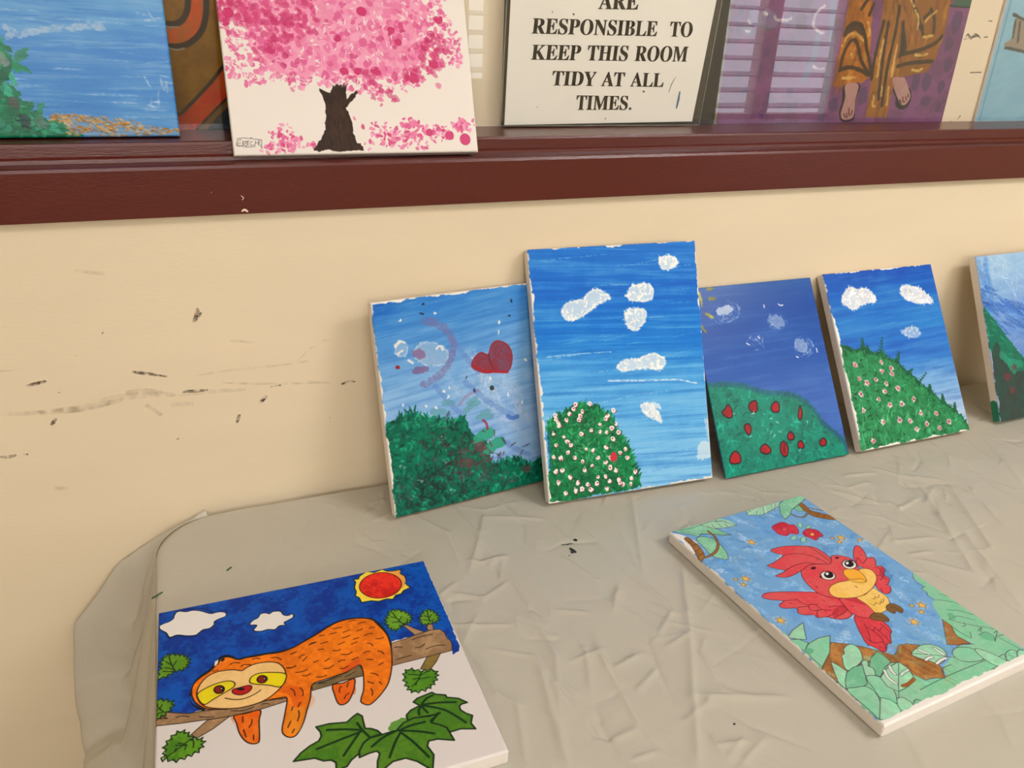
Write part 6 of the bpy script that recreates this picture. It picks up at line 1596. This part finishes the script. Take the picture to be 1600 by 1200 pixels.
for s, w in zip("1218,256 1219,258 1221,261;1195,262 1203,265 1212,266;1202,275 1204,281 1207,287;1200,283 1202,287;1193,290 1195,291;1236,626 1237,628".split(';'), (.006, .002, .005, .0045, .003, .005)):
    fleck(s, w, 1)
for s, w in zip("732,166 735,163 739,159;637,191 644,186 651,184;638,188 647,186".split(';'), (.004, .004, .003)):
    fleck(s, w, 2)
nb = len(co)
co = np.concatenate([co, np.array(marks_v)])
faces = np.concatenate([faces, np.array(marks_f) + nb])
base = Vector((W((-.358 + TX1) / 2, (TYF - .02) / 2, 0)))
co = co - np.array(base)
me.vertices.add(len(co)); me.vertices.foreach_set('co', co.astype(np.float32).ravel())
me.loops.add(len(faces) * 4); me.loops.foreach_set('vertex_index', faces.astype(np.int32).ravel())
me.polygons.add(len(faces)); me.polygons.foreach_set('loop_start', np.arange(0, len(faces) * 4, 4, dtype=np.int32))
mi = np.zeros(len(faces), dtype=np.int32); mi[-len(marks_m):] = marks_m
for m in (M_cloth, M_black_speck, M_green_speck): me.materials.append(m)
me.polygons.foreach_set('material_index', mi)
me.polygons.foreach_set('use_smooth', np.ones(len(faces), dtype=bool))
me.update(calc_edges=True)
cl = link(bpy.data.objects.new('tablecloth', me))
cl.location = base
tag(cl, 'creased beige plastic tablecloth draped over the table, bunched at its left corner', 'tablecloth')


# ------------------------------------------------------------------ the paintings, each a canvas with its painted front
def canvas_box(name, w, h, t, mat, parent, r=.002):
    bm = bmesh.new()
    add_box(bm, (-w / 2, 0, -t), (w / 2, h, 0), 0, min(r, t * .3), 3)
    # folded canvas at the corners of the tacking edge
    o = mesh_obj(name, bm, mat, parent)
    for p in o.data.polygons: p.use_smooth = False
    return o


def basis(u, v, n, loc):
    return Matrix(((u.x, v.x, n.x, loc.x), (u.y, v.y, n.y, loc.y), (u.z, v.z, n.z, loc.z), (0, 0, 0, 1)))


def leaning(key, name, art, mat, label, body=None, front='painted_front', group=None):
    x, y, yaw, lean, w, h, t, z0 = LEAN[key]
    u = Vector((math.cos(yaw), math.sin(yaw), 0)); b = Vector((-math.sin(yaw), math.cos(yaw), 0))
    v = b * math.sin(lean) + Vector((0, 0, 1)) * math.cos(lean)
    n = u.cross(v)
    p = W(x, y, z0 + t * math.sin(lean)) + u * (w * SC / 2)
    e = empty(name, basis(u, v, n, p))
    tag(e, label, 'painting', group)
    r = .002 if t > .01 else .0008
    canvas_box('canvas' if t > .01 else 'canvas_board', w * SC, h * SC, t * SC, body or M_canvas, e, r)
    picture_mesh(front, art, w * SC, mat, e, rnd=r)
    return e


def flat(key, name, art, mat, label, group=None):
    x, y, a, w, d, t = FLAT[key]
    u = Vector((math.cos(a), math.sin(a), 0)); v = Vector((-math.sin(a), math.cos(a), 0)); n = Vector((0, 0, 1))
    p = W(x, y, t) + u * (w * SC / 2) - v * (d * SC)
    e = empty(name, basis(u, v, n, p))
    tag(e, label, 'painting', group)
    canvas_box('canvas', w * SC, d * SC, t * SC, M_canvas, e)
    picture_mesh('painted_front', art, w * SC, mat, e)
    return e


def upright(key, name, art, mat, label, cat='painting'):
    x, y, w, h, t, z0 = UPRIGHT[key]
    p = W(x + w / 2, y, z0)
    e = empty(name, basis(Vector((1, 0, 0)), Vector((0, 0, 1)), Vector((0, -1, 0)), p))
    tag(e, label, cat)
    canvas_box('canvas_board', w * SC, h * SC, t * SC, M_canvas, e, .0006)
    picture_mesh('painted_front', art, w * SC, mat, e, rnd=.0006)
    return e


GR = 'paintings leaning along the wall'
leaning('hearts', 'painting', art_hearts(), M_paint, 'blue-sky canvas with red heart and dark green shrub, leftmost by the wall', group=GR)
leaning('tall', 'painting', art_tall(), M_paint, 'tallest leaning canvas, blue sky with white clouds and flowering green bush', group=GR)
leaning('poppies', 'painting', art_poppies(), M_gloss_paint, 'thin board with violet-blue sky and red poppies on a teal hill', M_board_edge, group=GR)
leaning('blossom', 'painting', art_blossom(), M_paint, 'leaning canvas with two white clouds and pink-white flowers on a sloping hedge', group=GR)
leaning('dark', 'painting', art_dark(), M_paint, 'leaning canvas of pale sky and dark brown-green thicket, rightmost by the wall', smeared_canvas(), group=GR)
leaning('cherry', 'painting', art_cherry(), M_paint, 'canvas of a pink blossom tree with brown trunk, standing on the maroon sill')
leaning('sea', 'painting', art_sea(), M_gloss_paint, 'blue water canvas with green leaves and golden sand, on the sill at far left', plain('blue_painted_canvas', rgb(60, 84, 120), .5, .2, 60))
flat('sloth', 'painting', art_sloth(), M_water, 'canvas lying flat with an orange sloth on a branch under a red sun', 'paintings lying flat on the table')
flat('parrot', 'painting', art_parrot(), M_water, 'canvas lying flat with a red parrot flying over green leaves', 'paintings lying flat on the table')
upright('robe', 'painting', art_robe(), M_gloss_paint, 'purple painting behind the glass, golden robe above two bare feet')
upright('ochre', 'painting', art_ochre(), M_gloss_paint, 'ochre painting with dark-outlined orange bands behind the glass, beside the blossom tree')
upright('pale', 'painting', art_pale(), M_paint, 'pale blue painting at the far right behind the glass')

# dark board behind the sign
bd = empty('display_board', loc=W(.447, .1465, .5385))
tag(bd, 'dark upright board behind the paper sign, behind the glass', 'board')
bm = bmesh.new()
add_box(bm, (-.208 * SC, -.0025 * SC, 0), (.207 * SC, .0035 * SC, .30), 0, .001)
mesh_obj('board_panel', bm, M_black, bd)

# ------------------------------------------------------------------ the sign in its clear sleeve
SY = .128


def SP(q, dy=0.0):
    return Vector((q[0] / 1000 * SC, (SY + dy) * SC, (1 - q[1] / 1000) * SC + TZ))


def bil(q, s, t):
    """q: lower left, lower right, upper left, upper right"""
    return (q[0] * (1 - s) + q[1] * s) * (1 - t) + (q[2] * (1 - s) + q[3] * s) * t


sg = empty('sign', loc=SP(D("410,460")[0]))
tag(sg, 'white paper sign with bold black capitals in a clear sleeve, behind the window glass', 'sign')
sinv = Matrix.Translation(-sg.location)


def sign_part(name, bm, mat):
    o = mesh_obj(name, bm, mat, sg)
    o.matrix_parent_inverse = sinv
    return o


def slab(corners, d0, d1):
    bm = bmesh.new()
    f_ = [bm.verts.new(SP(c, d0)) for c in corners]; b_ = [bm.verts.new(SP(c, d1)) for c in corners]
    bm.faces.new(f_); bm.faces.new(list(reversed(b_)))
    for i in range(4):
        bm.faces.new((f_[i], b_[i], b_[(i + 1) % 4], f_[(i + 1) % 4]))
    bmesh.ops.recalc_face_normals(bm, faces=bm.faces[:])
    return bm


pc = D("237,457 595,454 624,145 243,172")
sc_ = D("230,458 607,459 630,140 236,168")
sign_part('paper', slab(pc, 0, .0006), M_paper)
sign_part('plastic_sleeve', slab(sc_, -.0016, -.0012), M_sleeve)
sign_part('sleeve_back', slab(sc_, .0012, .0016), M_sleeve)
M_seam = plain('sleeve_seam', rgb(120, 120, 108), .2, .2, 60)
for s in (D("230,457 236,168"), D("609,459 632,139"), D("230,458 608,460")):
    bm = bmesh.new()
    ribbon_in(bm, [SP(s[0] * (1 - t) + s[1] * t, -.0018) for t in np.linspace(0, 1, 8)], NY, .0016, 0)
    sign_part('sleeve_seam', bm, M_seam)


def set_line(bm, text, q):
    adv = [GLYPHS[c][0] if c != ' ' else 250 for c in text]
    tot = sum(adv) - 20
    x = 0
    for c, a_ in zip(text, adv):
        if c != ' ':
            vv = D(GLYPHS[c][1])
            vs_ = [bm.verts.new(SP(bil(q, (x + vx) / tot, vy / 457.0), -.0004)) for vx, vy in vv]
            for f_ in GLYPHS[c][2].split(';'):
                try:
                    bm.faces.new([vs_[int(k)] for k in f_.split()])
                except ValueError:
                    pass
        x += a_


bm = bmesh.new()
for text, q in (("ARE", D("392,281 463,279 393,258 463,255")),
                ("RESPONSIBLE  TO", D("277,320 573,317 279,298 573,294")),
                ("KEEP THIS ROOM", D("278,358 568,356 280,336 569,332")),
                ("TIDY AT ALL", D("316,396 526,397 318,374 526,375")),
                ("TIMES.", D("363,434 473,434 364,411 473,412"))):
    for sh in (-.55, .0, .55):          # heavy print
        set_line(bm, text, q + np.array((sh, 0)))
sign_part('printed_text', bm, M_ink)
for s, w in ((D("559,432 561,418 562,404"), .0035), ):
    bm = bmesh.new()
    ribbon_in(bm, [SP(p, -.0005) for p in s], NY, w, 0)
    sign_part('pen_mark', bm, M_bluepen)['label'] = 'blue pen stroke'
for s, w in ((D("540,406 543,393 550,381"), .001), (D("311,287 312,289"), .002), (D("347,289 350,291"), .003), (D("488,404 492,405"), .003), (D("420,447 421,449"), .002), (D("293,429 294,430"), .002)):
    bm = bmesh.new()
    ribbon_in(bm, [SP(p, -.0005) for p in s], NY, w, 0)
    sign_part('pen_mark', bm, M_ink)
